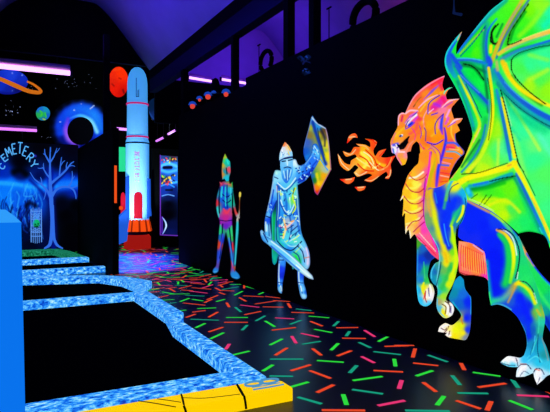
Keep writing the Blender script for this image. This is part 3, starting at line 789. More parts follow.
painted('belly', [(459.5, 241, 1), (467, 242), (474, 244), (485, 251.5, 1), (489, 265), (490.5, 283, 1), (486.5, 278), (482, 276.6), (474, 275.2), (465.5, 275), (460, 272.5, 1), (459, 257)], WALL, 3,
        [(463, 246, '#f89878'), (463, 258, '#f07888'), (470, 258, '#ff8838'), (475, 262, '#ff8838'), (468, 250, '#ff8040'), (480, 256, '#ff7868'), (484, 266, '#f85878'), (488, 275, '#e848a8'), (478, 270, '#ff8850'), (466, 270, '#ff7070'), (486, 258, '#f090a8')],
        [S('#d83040', .4, [(462 + i * 2.1, 245 + i * .9), (461.6 + i * 2.3, 256 + i * .9), (462 + i * 2.3, 266 + i * .8)], .5, .75) for i in range(11)] + [S('#ffb060', .45, [(463 + i * 2.2, 247 + i * .9), (462.6 + i * 2.3, 259 + i * .8), (463.4 + i * 2.3, 270 + i * .4)], .6, .8) for i in range(11)]
        + [S('#701828', .5, [(460, 272), (467, 274.6), (476, 275.4), (484, 277)], .6, .8), S('#c8a8e0', .8, [(474, 245), (484, 252)], .7)], dragon, step=0.6)

painted('hind_leg', [(466.5, 199, 1), (478, 204), (493, 211.5), (503, 219.5), (514, 230), (519.7, 237.5), (524, 248), (528, 262), (534, 276), (539, 290), (543, 306), (546, 318), (545, 327), (543.5, 338), (547, 346), (550.5, 358), (552, 374, 1), (547.5, 376), (544, 379.5), (538.2, 384.5, 1), (535.4, 378), (534.4, 372.5, 1), (530, 374.5), (525, 376.4), (517, 376.8, 1), (517.5, 371), (519, 366.8, 1), (513, 366.8), (507.5, 365.8), (501, 362.4, 1), (505, 358.5), (509, 356), (515, 356.6), (521, 357.6),
                     (525, 354.7), (527.8, 345), (526.8, 334), (522.5, 324), (518, 316.5), (509.4, 308.5), (499, 304.3), (492, 305.5, 1), (490, 296), (489.3, 285), (488, 272), (486.8, 262), (484.5, 250.5), (474, 244), (464, 240.5), (459, 236), (461, 220)], WALL, 4,
        [(470, 208, '#1434e8'), (475, 215, '#1434f0'), (485, 225, '#1430f0'), (470, 228, '#1434e8'), (490, 240, '#1430f0'), (495, 255, '#1228e8'), (500, 262, '#1228e8'), (498, 275, '#1228e8'), (495, 288, '#1428e0'), (463, 232, '#2038e0'), (475, 240, '#2438e0'), (503, 240, '#1430e8'), (495, 222, '#2048e0'),
         (524, 270, '#30d070'), (521, 260, '#30c878'), (530, 290, '#30c870'), (536, 300, '#28b888'), (527, 280, '#38d870'), (521, 250, '#38b890'), (512, 300, '#3060c0'), (520, 300, '#1838e8'), (525, 310, '#1830e8'), (530, 305, '#1838d8'), (520, 310, '#1838e8'), (528, 320, '#1840d8'), (534, 330, '#2060b0'), (538, 311, '#78b048'), (541, 314, '#a0b840'), (543, 322, '#38c0a0'), (540, 330, '#38a890'), (528, 335, '#2040c0'), (534, 345, '#2888b0'), (540, 348, '#28a0b8'), (531, 355, '#30a0d0'), (545, 355, '#309098'), (540, 362, '#38b8e0'), (526, 360, '#48b8f0'), (516, 360, '#f0e8f0'), (508, 360, '#fff4f0'), (506, 363, '#a0e0f0'), (514, 365, '#60c8f0'), (524, 368, '#f8f0f8'), (521, 374, '#e0f0ff'), (529, 373, '#b0e0f8'), (540, 374, '#f4f0ff'), (539, 380, '#f8f8ff'), (545, 376, '#b0d8f8'), (548, 365, '#48b8d8')],
        [S('#24c060', [4, 8, 9, 9, 8], [(500, 234), (508, 242), (511, 256), (510, 270), (506, 284)], 1, .95), S('#18a0a0', 5, [(487, 262), (489, 282), (492, 302)], 1, .9), S(['#38c890', '#50a8a8', '#80a090', '#b0a050'], 6, [(494, 301), (503, 299), (509, 294), (515, 286)], 1, .95), S('#48c8a0', 4, [(500, 217), (508, 226), (516, 238)], 1, .8), S(['#40d060', '#58d070', '#40c090'], 5, [(528, 290), (536, 302), (541, 318)], 1, .8),
         S('#e0a850', 2.4, [(467, 200), (478, 206), (490, 212)], .9, .8), S('#c0f020', 2, [(492, 213), (503, 221), (512, 231)], .9, .8), S('#40b0a0', 2.5, [(505, 224), (514, 234), (520, 246)], .9, .8),
         S(['#d89860', '#f0d828', '#f4ec28', '#e8f028', '#b0f030', '#70e048'], [2.2, 3, 3.4, 3.2, 3, 3], [(498, 230), (506, 234), (512, 243), (514.5, 255), (514, 268), (511, 282)], .8), S('#30c860', 4, [(501, 236), (508, 246), (509.5, 262), (507, 282)], 1, .8),
         S('#d8f4e0', .9, [(503, 229), (511, 234.5), (515.5, 243), (517.6, 255)], .7), S('#101840', .6, [(499, 229.4), (507, 229.8), (514, 235), (519, 246), (520.5, 256), (519, 268), (516.5, 278)], .5),
         S('#2090b0', 1.2, [(487, 262), (489.5, 285), (492, 300)], .8, .8), S('#48e078', 1.2, [(490, 292), (492, 304.5)], .8), S('#58b8c8', 1.2, [(494, 304.6), (503, 304.6), (512, 309.5)], .8, .8), S('#f0c030', 3.2, [(517, 284), (520, 282)], .9), S('#e8e828', 3, [(519, 283), (526, 286.5), (532, 293), (536, 303)], .9, .9), S('#d0a050', 2.2, [(516, 287), (512, 296), (509, 302)], 1, .7), S('#c8b040', 2.4, [(538, 310), (541, 315)], .9, .8),
         S('#202850', .5, [(521, 281), (527, 282.4), (533, 289), (537, 300)], .5, .9), S('#e8f8e8', .7, [(518, 279), (519, 272)], .7, .8), S('#c0f0c0', .5, [(535, 293), (538, 303)], .6, .8), S('#1830f0', 5, [(521, 296), (526, 308), (530, 320)], 1, .9), S('#1840e0', 3.5, [(529, 322), (530, 336)], .9, .9), S('#48b8d8', .8, [(514, 313), (521, 322), (526, 332), (528, 344)], .8, .8),
         S('#50d0b0', 1, [(540, 316), (539, 334), (533, 352)], .9, .7), S('#58c8e8', 1, [(536, 336), (534, 350), (528, 358)], .9, .8), S('#185070', .5, [(539, 334), (538.5, 350), (541, 362)], .6, .8), S('#185878', .4, [(535, 342), (531, 355)], .6, .7), S('#b09890', 1, [(543, 338), (546.5, 350), (549, 360)], .9, .6), S('#70e0f0', 1, [(529, 361), (537, 356), (543, 362)], .9, .7),
         # toes and claws
         S('#ffffff', 1.6, [(504, 361), (509, 358.4), (514, 359)], .8), S('#50b8e8', 1, [(504, 364), (511, 366)], .8, .8), S('#282850', .4, [(501.4, 362.4), (508, 364.6), (516, 365.4)], .5, .8), S('#302848', .4, [(516.5, 357.5), (518, 361), (518.6, 365)], .5, .9), S('#282848', .4, [(519, 367), (522, 364.4), (528, 364.4), (532, 369)], .5, .9), S('#ffffff', 1.4, [(519, 374), (523, 368), (527, 366)], .8), S('#282848', .4, [(521, 376), (525, 371), (530, 373.6)], .5, .6),
         S('#ffffff', 1.2, [(538, 382), (537.6, 374), (539, 369)], .8), S('#282848', .45, [(534.6, 372), (537, 368.6), (542, 369), (545, 374)], .5, .9), S('#d86858', .5, [(536, 369), (541, 370.5)], .6, .8), S('#c06050', .4, [(521, 363.6), (527, 363.8)], .6, .7), S('#282848', .4, [(538.2, 384), (541, 377)], .5, .6)], dragon, step=0.75)

painted('foreleg', [(427.5, 186, 1), (434, 188), (441, 186.5), (447, 183.5), (452, 181), (458, 181.5), (465, 190), (468, 199), (467, 210), (463.5, 221), (458.5, 228), (456.5, 236), (457.5, 246), (459.5, 260), (458, 270), (455.8, 279), (452.5, 287), (448.5, 294), (447, 299), (451, 302), (454, 305), (455, 310), (452.5, 315.5), (446, 318), (440.5, 313.5), (437.6, 306.5), (437.8, 299), (438.8, 292), (437.8, 286.5), (434, 283), (431, 276.5), (432.6, 268.5), (436.5, 263), (440, 261), (439.2, 250), (435.2, 241), (431, 233), (427, 225), (425.3, 212), (426, 197)], WALL, 5,
        [(429, 192, '#c8a040'), (428, 206, '#b0a070'), (430, 220, '#78a070'), (438, 194, '#1c3ce8'), (441, 204, '#1838e8'), (452, 206, '#1c40e8'), (460, 200, '#2848d8'), (448, 216, '#1838e8'), (444, 228, '#1838e8'), (446, 238, '#1c40e0'), (457, 186, '#f0ec28'), (464, 193, '#28a8d8'), (467, 198, '#30b0d8'), (436, 236, '#70a880'), (457, 216, '#28a090'), (455, 240, '#a0e828'), (445, 243, '#2850d8'), (449, 247, '#2848c8'), (447, 256, '#f0c028'), (448, 263, '#e8d828'), (454, 252, '#80d830'), (457, 258, '#c0f028'), (456, 266, '#b0f030'), (452, 268, '#48b868'), (442, 258, '#60b0a0'), (444, 270, '#70b060'), (440, 268, '#38909c'), (435, 272, '#2868a8'), (434, 278, '#2890a0'), (440, 280, '#38b098'), (446, 278, '#40c070'), (452, 276, '#d8e828'), (449, 284, '#d0e828'), (444, 288, '#40c070'), (440, 292, '#38b0b8'), (444, 296, '#a0d840'), (440, 302, '#a8a070'), (441, 308, '#60b0d0'), (446, 306, '#f0f0a0'), (445, 313, '#f0e850'), (450, 306, '#f8f0e0'), (452, 311, '#e8e8f8')],
        [S(['#d0a838', '#d8c038', '#e4e028', '#c8e430', '#e0d830', '#f0c828', '#e0d830'], [4, 4.5, 5, 5, 5, 5, 4.5], [(431, 188), (432, 198), (435, 210), (436.5, 221), (440.5, 236), (446, 252), (448, 264)], 1, .95), S('#40b060', 3.6, [(452, 264), (448, 276), (443, 288)], 1, .8), S('#2888b0', 4, [(433, 266), (433, 276), (437, 284)], 1, .8), S('#48b078', 3, [(450, 186), (447, 198), (445, 208)], 1, .8),
         S(['#2848e0', '#1838e8'], 3.4, [(438, 188), (439, 196), (441, 205)], .9), S('#7048c8', 1.5, [(428, 190), (434, 187), (441, 186), (448, 182)], .9, .7), S(['#58a8c8', '#50b8c0', '#70b060'], [2.2, 2.4, 2.4], [(460, 175), (453, 181), (449, 190), (447, 200)], .8), S('#3090e0', 1.2, [(436, 193), (438, 203)], .9, .7), S(['#1840f0', '#1840e8', '#1840f0', '#2050d8'], [4, 4.5, 4.5, 4], [(456, 200), (450, 213), (445, 227), (446, 242)], .9), S('#1838e0', 3.2, [(448, 240), (450, 247)], .9, .9),
         S(['#28a888', '#30b888', '#a0e030'], [2.4, 2.6, 2.4], [(463, 206), (456, 216), (452, 226)], .9), S(['#f0f030', '#e8f028', '#c8f020'], [2, 2.2, 1.2], [(464.5, 206), (463, 214), (458, 222)], .8), S(['#c8f028', '#b8f020', '#c8f028', '#d8f028', '#c0e828'], [2, 2.4, 2.4, 2.6, 2.2], [(453, 227), (454, 238), (456.5, 250), (456.5, 264), (451, 280)], .8), S('#48a8f0', 1, [(445, 224), (447, 236), (450, 246)], .9, .8), S('#d8e028', 2.6, [(434, 212), (437, 222), (441, 234), (446, 250), (448, 260)], 1, .6), S('#d8a850', 2.2, [(428, 190), (429, 204), (432, 216)], .9, .7), S('#e8b028', 2.6, [(446, 253), (448, 262)], 1, .8),
         S('#303878', .5, [(451, 202), (450, 194), (453, 187), (460, 183)], .6, .8), S('#102050', .45, [(466, 198), (467, 208), (462, 222), (457.5, 229), (457.5, 244)], .6, .8), S('#80c8e8', .8, [(434, 238), (439, 248), (440.6, 260), (438, 280), (438.6, 292)], .7, .8), S('#103048', .5, [(437, 287), (441, 270), (442, 262)], .6, .6), S('#60c8f0', .8, [(436, 264), (432.6, 271), (432.6, 278)], .7, .8),
         S('#50b8f0', .9, [(438.4, 299), (438.6, 307), (442, 313.5), (446, 317)], .8, .8), S('#ffffff', 1.2, [(452.5, 304), (453.6, 310), (450, 315)], .8), S('#ffffff', 1.1, [(446, 303), (449, 307), (448, 314)], .8), S('#501828', .45, [(446, 301), (450.5, 305), (450.8, 312)], .5), S('#501828', .45, [(443, 304), (447, 307), (446, 314)], .5, .8), S('#e8e030', 1.4, [(443, 309), (446, 316)], .9), S('#201830', 1.1, [(447.6, 299.5), (450, 302.4)], .7), S('#303080', .4, [(452, 306), (452, 313)], .5, .8)], dragon, step=0.6)

# ---------------------------------------------------------------- flames
c = WALL(366, 326)
flame = empty('flame_mural', (XW, c.y, 1.2), 'painted orange burst of fire in front of the dragon mouth on the black wall', 'mural')
FS = [(366, 160, '#ffd040'), (372, 165, '#ff9030'), (358, 150, '#f86830'), (380, 162, '#ff7030'), (390, 160, '#e84830'), (345, 165, '#ff8838'), (365, 178, '#f86028'), (376, 146, '#f85828'), (355, 172, '#ffb060'), (388, 175, '#f06038'), (363, 150, '#ffb030'), (384, 152, '#f07040')]
FK = [S('#ffe860', 3, [(362, 153), (368, 160), (364, 168)], .9), S('#ffb030', 3, [(372, 158), (380, 164), (386, 166)], .9), S('#ffe080', 1.2, [(357, 158), (364, 163), (374, 168), (380, 164)], .7), S('#fff0b0', .8, [(364, 152), (371, 157), (374, 164)], .7), S('#e03818', .6, [(360, 156), (367, 160), (372, 168)], .6), S('#d83018', .6, [(366, 150), (374, 158), (378, 168)], .6), S('#d83018', .6, [(358, 164), (365, 170), (374, 171)], .6), S('#d83018', .5, [(376, 163), (384, 168), (388, 164)], .6), S('#fff0c0', .7, [(370, 162), (378, 170), (384, 169)], .7),
      S('#ffd0a0', .8, [(339, 155), (342, 163), (349, 169.5)], .7), S('#ffb888', .7, [(375, 141), (376.6, 145), (374.6, 150)], .7), S('#ffc090', .7, [(345, 152.5), (351, 154.6), (356, 149.5)], .7), S('#ffc8a0', .8, [(356, 173), (360, 175.5), (367, 172)], .7), S('#ffc090', .7, [(386, 177.4), (390, 176), (391, 170)], .7), S('#ff9858', 1, [(392, 158), (388, 166), (380, 170)], .8), S('#e02820', .8, [(380, 156), (386, 150)], .8), S('#ffb080', .7, [(358, 145), (365, 146), (369, 149.5)], .7), S('#ffb888', .7, [(366, 180), (372, 180.6), (379, 176.5)], .7), S('#c82010', .5, [(366, 140), (373, 140), (376.5, 144)], .7, .8)]
painted('flame', [(396, 155.5, 1), (388, 157.5), (381.5, 157), (384, 153), (386.6, 149, 1), (379.5, 151), (375.6, 156), (373.7, 150.5), (376.5, 145), (377.2, 142), (373.5, 139.6), (365, 138.8, 1), (370, 141.8), (370.5, 147), (365, 144.6), (356, 143.8, 1), (360.5, 147), (354.3, 147.3), (350.4, 153), (343.2, 151, 1), (346.5, 156.6), (355, 154.3), (357, 157), (351.6, 160.5), (350.2, 164.6), (344.6, 162.5), (338, 153.6, 1), (340.5, 165), (348.4, 170.8), (355, 165), (358.6, 167.7), (354.2, 172.5, 1), (358, 176.8), (368, 173.5), (372.5, 175.3), (364.6, 180.3, 1), (371.7, 182), (380.5, 175.5), (386.3, 171.8), (388.2, 174.5), (385.2, 178.2, 1), (389.2, 178.6), (391.8, 172), (391.2, 164)], WALL, 1, FS, FK, flame, step=0.5)
for ol in ([(347.3, 143.6, 1), (348.6, 137.5), (352, 134), (356, 133.6), (358.2, 137.8, 1), (353.6, 137.6), (351, 140)], [(340, 179.2, 1), (349.4, 178.6), (355.2, 177, 1), (353.4, 181.6), (347.5, 184)], [(355, 187, 1), (361, 186.6), (366.2, 186.2, 1), (364.4, 189.6), (359, 191)]):
    m = ol[0]
    xs = sum(p[0] for p in ol) / len(ol)
    ys = sum(p[1] for p in ol) / len(ol)
    painted('flame_lick', ol, WALL, 1, [(xs, ys, '#ff8048'), (m[0], m[1], '#e83820'), (ol[3][0], ol[3][1], '#f06030')], [S('#ffc8a0', .7, [(xs - 3, ys - .5), (xs + 3, ys - 1)], .8)], flame, step=0.5)

# ---------------------------------------------------------------- knight
c = WALL(290, 305)
kn = empty('knight_mural', (XW, c.y, 0.08), 'painted pale blue knight with raised shield and lowered sword on the black wall', 'mural')
random.seed(11)


def flecks(x0, y0, x1, y1, n, cols, w=.5, l=2.0, a=.8):
    r = []
    for i in range(n):
        x, y = random.uniform(x0, x1), random.uniform(y0, y1)
        an = random.uniform(0, math.pi)
        r.append(S(random.choice(cols), w, [(x, y), (x + l * math.cos(an), y + l * math.sin(an))], .6, a))
    return r


painted('shield', [(313, 115.6, 1), (315.5, 120), (318.6, 123.8, 1), (322, 125.2), (326.2, 128, 1), (328, 134), (329.4, 144), (330.6, 156), (331.6, 169.5, 1), (326, 180), (318, 195.2, 1), (315, 192), (313.4, 184), (310, 172), (305.6, 160), (303.6, 152), (305, 143), (309, 128), (311.4, 118)], WALL, 1,
        [(312, 120, '#60a8e8'), (311, 127, '#a8a838'), (307, 142, '#4868b0'), (305, 152, '#2860b8'), (308, 158, '#2878c8'), (314, 124, '#3890d0'), (318, 128, '#3890d8'), (323, 132, '#604828'), (326, 134, '#706040'), (319, 135, '#a0a030'), (326, 145, '#d8c840'), (328, 156, '#e8d028'), (324, 158, '#c8c828'), (329, 166, '#e8b860'), (326, 170, '#a0b8a0'), (318, 176, '#90b828'), (320, 184, '#f0b020'), (317, 188, '#e88018'), (315, 180, '#287840'), (313, 176, '#3070a0'), (324, 176, '#e8a020'), (318, 193, '#d04018'), (309, 135, '#887840'), (322, 150, '#488890')],
        [S('#204898', 3, [(313, 122), (316, 132), (320, 144), (326, 164)], .9), S('#5098e8', 1, [(320, 158), (325, 166), (328, 170)], .8), S('#c8e0ff', .9, [(312, 117), (316, 122), (319, 124.5), (326, 128.5)], .7), S(['#c8a0a0', '#e0c0a0', '#e0a070', '#e08860'], .8, [(326.2, 129), (329, 144), (331, 168)], .7), S('#e07838', .8, [(331, 170), (325, 182), (318.5, 194)], .7), S('#80a8f0', .7, [(312, 119), (308, 132), (304.4, 148)], .8, .8), S('#283048', 2, [(321, 129), (325, 138), (325, 146)], 1, .7), S('#203050', .5, [(318, 128), (320, 140), (325, 155)], .7, .7), S('#f0d030', 2.4, [(317, 174), (319, 184)], 1, .7), S('#d8d020', 2, [(324, 148), (327, 160)], 1, .6)], kn, step=0.5, rim=('#0c2890', 1.5, 0.75))
painted('cloak', [(275, 174, 1), (272.8, 180), (272, 196), (271.6, 215), (271.8, 235), (272, 252), (272.6, 262), (274.5, 265), (277, 262), (279, 256), (290, 258), (292, 266), (293, 269.5), (296, 266), (299, 258), (300, 240), (298, 190)], WALL, 0,
        [(273.5, 182, '#18a070'), (273.4, 200, '#104860'), (273.4, 225, '#18a060'), (274, 245, '#20a060'), (274.5, 260, '#20a890'), (285, 256, '#104090'), (293, 264, '#28a070'), (297, 258, '#20d050'), (290, 235, '#1840a0')], [S('#48e0b0', .6, [(272.6, 182), (272.4, 215), (272.6, 258)], .8, .7)], kn, step=0.6, rim=('#0c2890', 1.5, 0.75))
for ol, nm, cs in (([(279, 256, 1), (278.8, 262), (278.2, 270), (277.8, 283), (278, 289), (279.6, 292.4), (282, 293.4), (282.6, 290), (283, 283), (285.4, 270), (286.6, 258, 1)], 'leg', [(280, 259, '#70b0f8'), (284, 262, '#4088e8'), (281, 270, '#2848d8'), (283, 275, '#2038c0'), (280, 283, '#4088e8'), (280, 290, '#80c0f8')]),
                   ([(298, 262, 1), (297.6, 270), (298, 281), (299.4, 289.5), (300.6, 295), (302.6, 298.6), (306, 298.8), (307.2, 296), (306, 289), (304, 282), (305, 271), (309, 267, 1)], 'leg', [(300, 268, '#4898f0'), (299, 277, '#3878e0'), (303, 275, '#2858d8'), (301, 284, '#60a8f8'), (303, 290, '#78c0ff'), (304, 296, '#98d0ff'), (306, 292, '#3070d0')])):
    x = cs[0][0]
    painted(nm, ol, WALL, 1, cs, [S('#c0e8ff', .6, [(x - .6, 264), (x - 1, 275), (x - .4, 284)], .7), S('#101c60', .4, [(ol[0][0], 260), (x + 4, 260)], .5), S('#101c60', .4, [(x - 1.5, 282.5), (x + 3.4, 283)], .5, .8), S('#102060', .4, [(x + 1, 288), (x + 2.6, 293)], .5, .7), S('#d0f0ff', .5, [(x + 1, 286), (x + 2, 291)], .7)], kn, step=0.5, rim=('#0c2890', 1.5, 0.75))
painted('body', [(278, 170, 1), (275.5, 170.5), (273.5, 176), (272.8, 182), (271, 193), (269.4, 201), (266.6, 213), (265, 221), (265, 230), (265.6, 238), (268, 243.5), (271.4, 243), (272, 236), (270.9, 228), (271.2, 219), (275, 207), (277.2, 201, 1), (276.4, 215), (275, 230), (275.6, 243), (280, 249), (287, 254.5), (294, 257.5), (298, 262), (301, 268), (307.6, 269.5), (310.4, 264), (309.9, 253), (306.8, 244), (303, 236), (301.2, 228.7), (300, 214), (298.8, 200), (298, 185, 1),
                  (306, 180.4), (313.3, 171.6), (319, 162), (321, 157), (319.4, 148), (316.6, 143.6), (313, 145), (311.6, 153), (305, 163.6), (300, 165.4), (298, 163.6), (296.6, 160), (294.6, 159), (292.5, 160, 1), (285, 170)], WALL, 2,
        [(276, 176, '#90d0ff'), (275, 172, '#a0e8e0'), (273, 190, '#78b8f8'), (270, 200, '#5098f8'), (273, 205, '#3068d8'), (267, 215, '#68b0ff'), (269, 220, '#2858d0'), (268, 228, '#90d0ff'), (266, 235, '#60b0f8'), (269, 240, '#80c8ff'), (282, 190, '#58b0f0'), (288, 195, '#60c0f0'), (295, 190, '#70d0d0'), (293, 200, '#78d870'), (285, 205, '#48a0e8'), (292, 212, '#58b0f0'), (297, 215, '#3878e0'), (283, 215, '#3890e0'), (280, 225, '#40b0c0'), (288, 222, '#a0b0c8'), (294, 225, '#70a8e8'), (280, 235, '#30b8a8'), (288, 238, '#60c8e8'), (296, 240, '#68d0c0'), (300, 235, '#60b8f8'), (284, 246, '#40a8e0'), (290, 250, '#3888e0'), (300, 248, '#70c0f8'), (306, 252, '#98b8f0'), (304, 262, '#70b8f8'), (308, 262, '#b0c8f0'), (296, 255, '#48c890'), (300, 262, '#30b060'), (294, 170, '#80c8ff'), (300, 172, '#4898f0'), (308, 170, '#3070e0'), (312, 160, '#3878e8'), (317, 152, '#68b8ff'), (315, 147, '#3880e0'), (305, 177, '#2858c8'), (296, 164, '#c0e8ff')],
        [  # straps, folds and hem
            S('#1c48b8', 2.4, [(279, 184), (279.4, 205), (278.6, 225), (279, 240)], 1, .8), S('#1c50b8', 2, [(297, 200), (298, 218), (300, 234)], 1, .7), S('#1850b0', 2.2, [(285, 194), (287, 204), (286, 216)], 1, .6), S('#184898', 1.6, [(290, 216), (292, 228), (290, 240)], 1, .7), S('#103c98', 2, [(282, 218), (281, 232)], 1, .6), S('#a8ecff', 1.0, [(283, 192), (282, 204)], .9, .8), S('#a8ecff', .9, [(290, 198), (291, 208)], .9, .8), S('#b8f0ff', .9, [(285, 241), (290, 246), (297, 246)], .9, .8), S('#1838a0', 1.2, [(274, 190), (271.6, 204)], 1, .8), S('#183080', 1.0, [(294, 252), (299, 256), (300.6, 264)], .9, .8), S('#1838a8', 2.2, [(299, 180), (307, 175.6), (313, 168)], 1, .8), S('#1838a8', 1.4, [(318, 160), (313, 166)], 1, .7),
            S('#c8f0ff', .9, [(278, 183), (283, 187.6), (286, 189), (291, 185), (296, 178)], .7), S('#2060a8', .6, [(277, 185), (284, 191), (290, 188), (297, 180)], .6), S('#d0f4ff', .7, [(281, 200), (285, 210), (290, 213), (294, 206), (296, 196)], .7, .9), S('#1850a0', .6, [(280, 202), (286, 214), (291, 215.5), (296, 205)], .6), S('#c8e840', 1.1, [(296, 188), (293, 196), (296, 207), (293, 213)], .8), S('#203818', .5, [(294.6, 188), (293.4, 194)], .6, .8),
            S('#a0e8ff', .7, [(278.5, 190), (279, 205), (278, 220)], .8, .8), S('#102858', .5, [(277.6, 186), (278, 205), (277, 225), (277, 240)], .6, .8), S('#b0e8ff', .7, [(297.4, 190), (298.6, 210), (300, 225)], .7, .9), S('#38c0a0', 1.6, [(278, 228), (279, 240), (284, 246)], .9, .8), S('#58d8c0', 1.2, [(282, 240), (288, 244), (296, 240)], .9, .7), S('#102858', .6, [(277.6, 241), (285, 248.4), (293, 250), (302, 241.5)], .6), S('#c0e840', .8, [(294, 240), (300, 235)], .8, .9), S('#102858', .5, [(291, 232), (298, 226)], .6, .8), S('#102858', .5, [(291, 237), (300, 230)], .6, .7), S('#c0f0ff', .6, [(290, 241), (299, 236)], .7, .8),
            # emblem on the tunic
            S('#f0d8a0', 1.4, [(284, 219), (286, 228), (283.6, 238)], .7), S('#f0c0c0', 1.2, [(280, 226), (287, 227), (294, 221)], .7), S('#e07840', .8, [(285, 224), (287, 230)], .8), S('#d070b0', .8, [(280, 225), (282, 228)], .8), S('#f0a040', .9, [(291, 222), (294, 220.6)], .8), S('#f0e040', .6, [(284, 232), (283.6, 237)], .8), S('#302050', .4, [(288, 229), (294, 225)], .6),
            # arms
            S('#1840a8', .6, [(277, 201), (272.6, 210), (270.6, 219)], .7, .9), S('#c0e8ff', .7, [(273.6, 182), (271, 196), (267.6, 212)], .7, .9), S('#102050', .5, [(266, 216), (270.6, 217.6)], .5), S('#d0f0ff', .9, [(266, 222), (266.6, 231)], .7), S('#203878', .5, [(269, 224), (269.6, 236)], .6, .8), S('#d0f4ff', .7, [(266.6, 236), (269, 242)], .7), S('#b0f0e8', 1.5, [(276, 171.5), (277.2, 174)], .8), S('#182850', .5, [(275, 177), (278.4, 178.6)], .6, .8), S('#c8b8d8', 1, [(277, 186), (277.4, 192)], .8, .8), S('#d8f4ff', 1.6, [(295.5, 161.4), (297, 164)], .8),
            S('#1838a0', .6, [(298.6, 182.6), (306, 178), (313, 170)], .7), S('#a0d8ff', 1, [(314.6, 146), (317, 150), (318.6, 154)], .8), S('#90c8ff', .7, [(305.6, 164.6), (312, 156)], .8, .8),
            # thigh armour
            S('#102858', .5, [(298, 246), (303, 252), (305, 262)], .6), S('#d8c8f0', 1.2, [(306.6, 248), (308.6, 256), (308, 264)], .8), S('#c08878', .6, [(305, 258), (309.6, 257)], .7, .8), S('#30d050', 1.6, [(296, 256), (299.6, 262)], .9), S('#b0e870', .8, [(296, 252), (302, 246)], .8, .8), S('#a0d8ff', .6, [(300, 244), (305, 250)], .7)]
        + flecks(297, 160, 313, 180, 50, ['#b8e4ff', '#102c90', '#90d0ff', '#0c2070'], .5, 1.2, .95) + flecks(312, 146, 320, 160, 14, ['#c8ecff', '#2050b0'], .4, 1.4) + flecks(266, 185, 276, 215, 14, ['#b0e0ff', '#2858c0'], .4, 1.6) + flecks(279, 188, 299, 245, 46, ['#b0f0ff', '#1850b0', '#103880', '#c8f070', '#e0ffff', '#103070'], .5, 2.2, .9), kn, step=0.45, rim=('#0c2890', 1.5, 0.75))
painted('head', [(281, 160, 1), (280.8, 166), (281.6, 172), (282.6, 178), (285, 182), (287.4, 183.4), (290, 180), (292.6, 175), (293.6, 169), (293.2, 158, 1)], WALL, 3,
        [(283, 163, '#78b8f0'), (288, 162, '#98d0ff'), (292, 164, '#78b8f8'), (284, 170, '#68b0f0'), (289, 170, '#58a0e8'), (286, 177, '#4890e0'), (290, 176, '#4898e8'), (287, 181, '#3878d8')],
        [S('#102040', .6, [(282.6, 161.4), (286, 161)], .6), S('#102040', .6, [(289, 160.4), (292.6, 159.6)], .6), S('#d0f0ff', .7, [(287.6, 161), (288, 165.4)], .7), S('#183060', .5, [(284.6, 168), (288, 167), (291.6, 168)], .6), S('#c0e8ff', .5, [(284, 171), (285.6, 178)], .7, .8), S('#c0e8ff', .5, [(288, 170), (288, 180)], .7, .8), S('#c0e8ff', .5, [(291.6, 170), (290, 177)], .7, .8), S('#2050a0', .5, [(286.4, 171), (287, 180)], .6, .8), S('#2050a0', .5, [(290, 170), (289, 179)], .6, .8)], kn, step=0.4)
painted('helmet', [(285.4, 142, 1), (283, 147), (280.8, 152), (280, 157), (280, 161.6, 1), (286, 158.6), (293.2, 157.4, 1), (293, 153), (291, 148.6), (288.4, 144.6)], WALL, 4,
        [(285.4, 144, '#f09878'), (284, 149, '#c8d8f0'), (289, 148, '#f0d0a0'), (282, 156, '#a0d0f8'), (287, 154, '#c8e8ff'), (291, 154, '#90c8f8')],
        [S('#f08850', 1.2, [(285.4, 142.4), (284.4, 146)], .8), S('#f0a840', .8, [(288.6, 146), (291, 151)], .8), S('#e8c848', .8, [(288.8, 152), (290, 155)], .8), S('#103070', .6, [(280.2, 161), (286, 158), (293, 156.8)], .5), S('#f0ffff', .7, [(283, 150), (281.6, 157)], .7)] + flecks(282, 148, 291, 156, 9, ['#4060a8', '#ffffff', '#8098c8'], .35, .9), kn, step=0.4)
painted('sword', [(260.8, 231.4, 1), (262.4, 229.8), (265, 232.4), (267, 236), (273.6, 240), (282, 246.5), (296, 258), (313, 275.4), (314.4, 279.6, 1), (309, 278), (296, 269), (283, 257.6), (268.4, 244.4), (263.6, 240.6), (261.6, 236)], WALL, 5,
        [(262, 232, '#90c8ff'), (265, 238, '#58a0e8'), (272, 244, '#78c0ff'), (285, 253, '#70c0ff'), (298, 265, '#98e0ff'), (310, 276, '#c0e8ff')],
        [S('#2858c8', 1.2, [(272, 246), (286, 258), (300, 270)], .8, .7), S('#c8f0ff', .9, [(272, 241.4), (284, 250.4), (298, 262), (311, 275)], .7), S('#102050', .5, [(264, 233), (268.6, 242)], .6), S('#e0fbff', 1, [(297, 265), (310, 276)], .8)], kn, step=0.45, rim=('#0c2890', 1.5, 0.75))

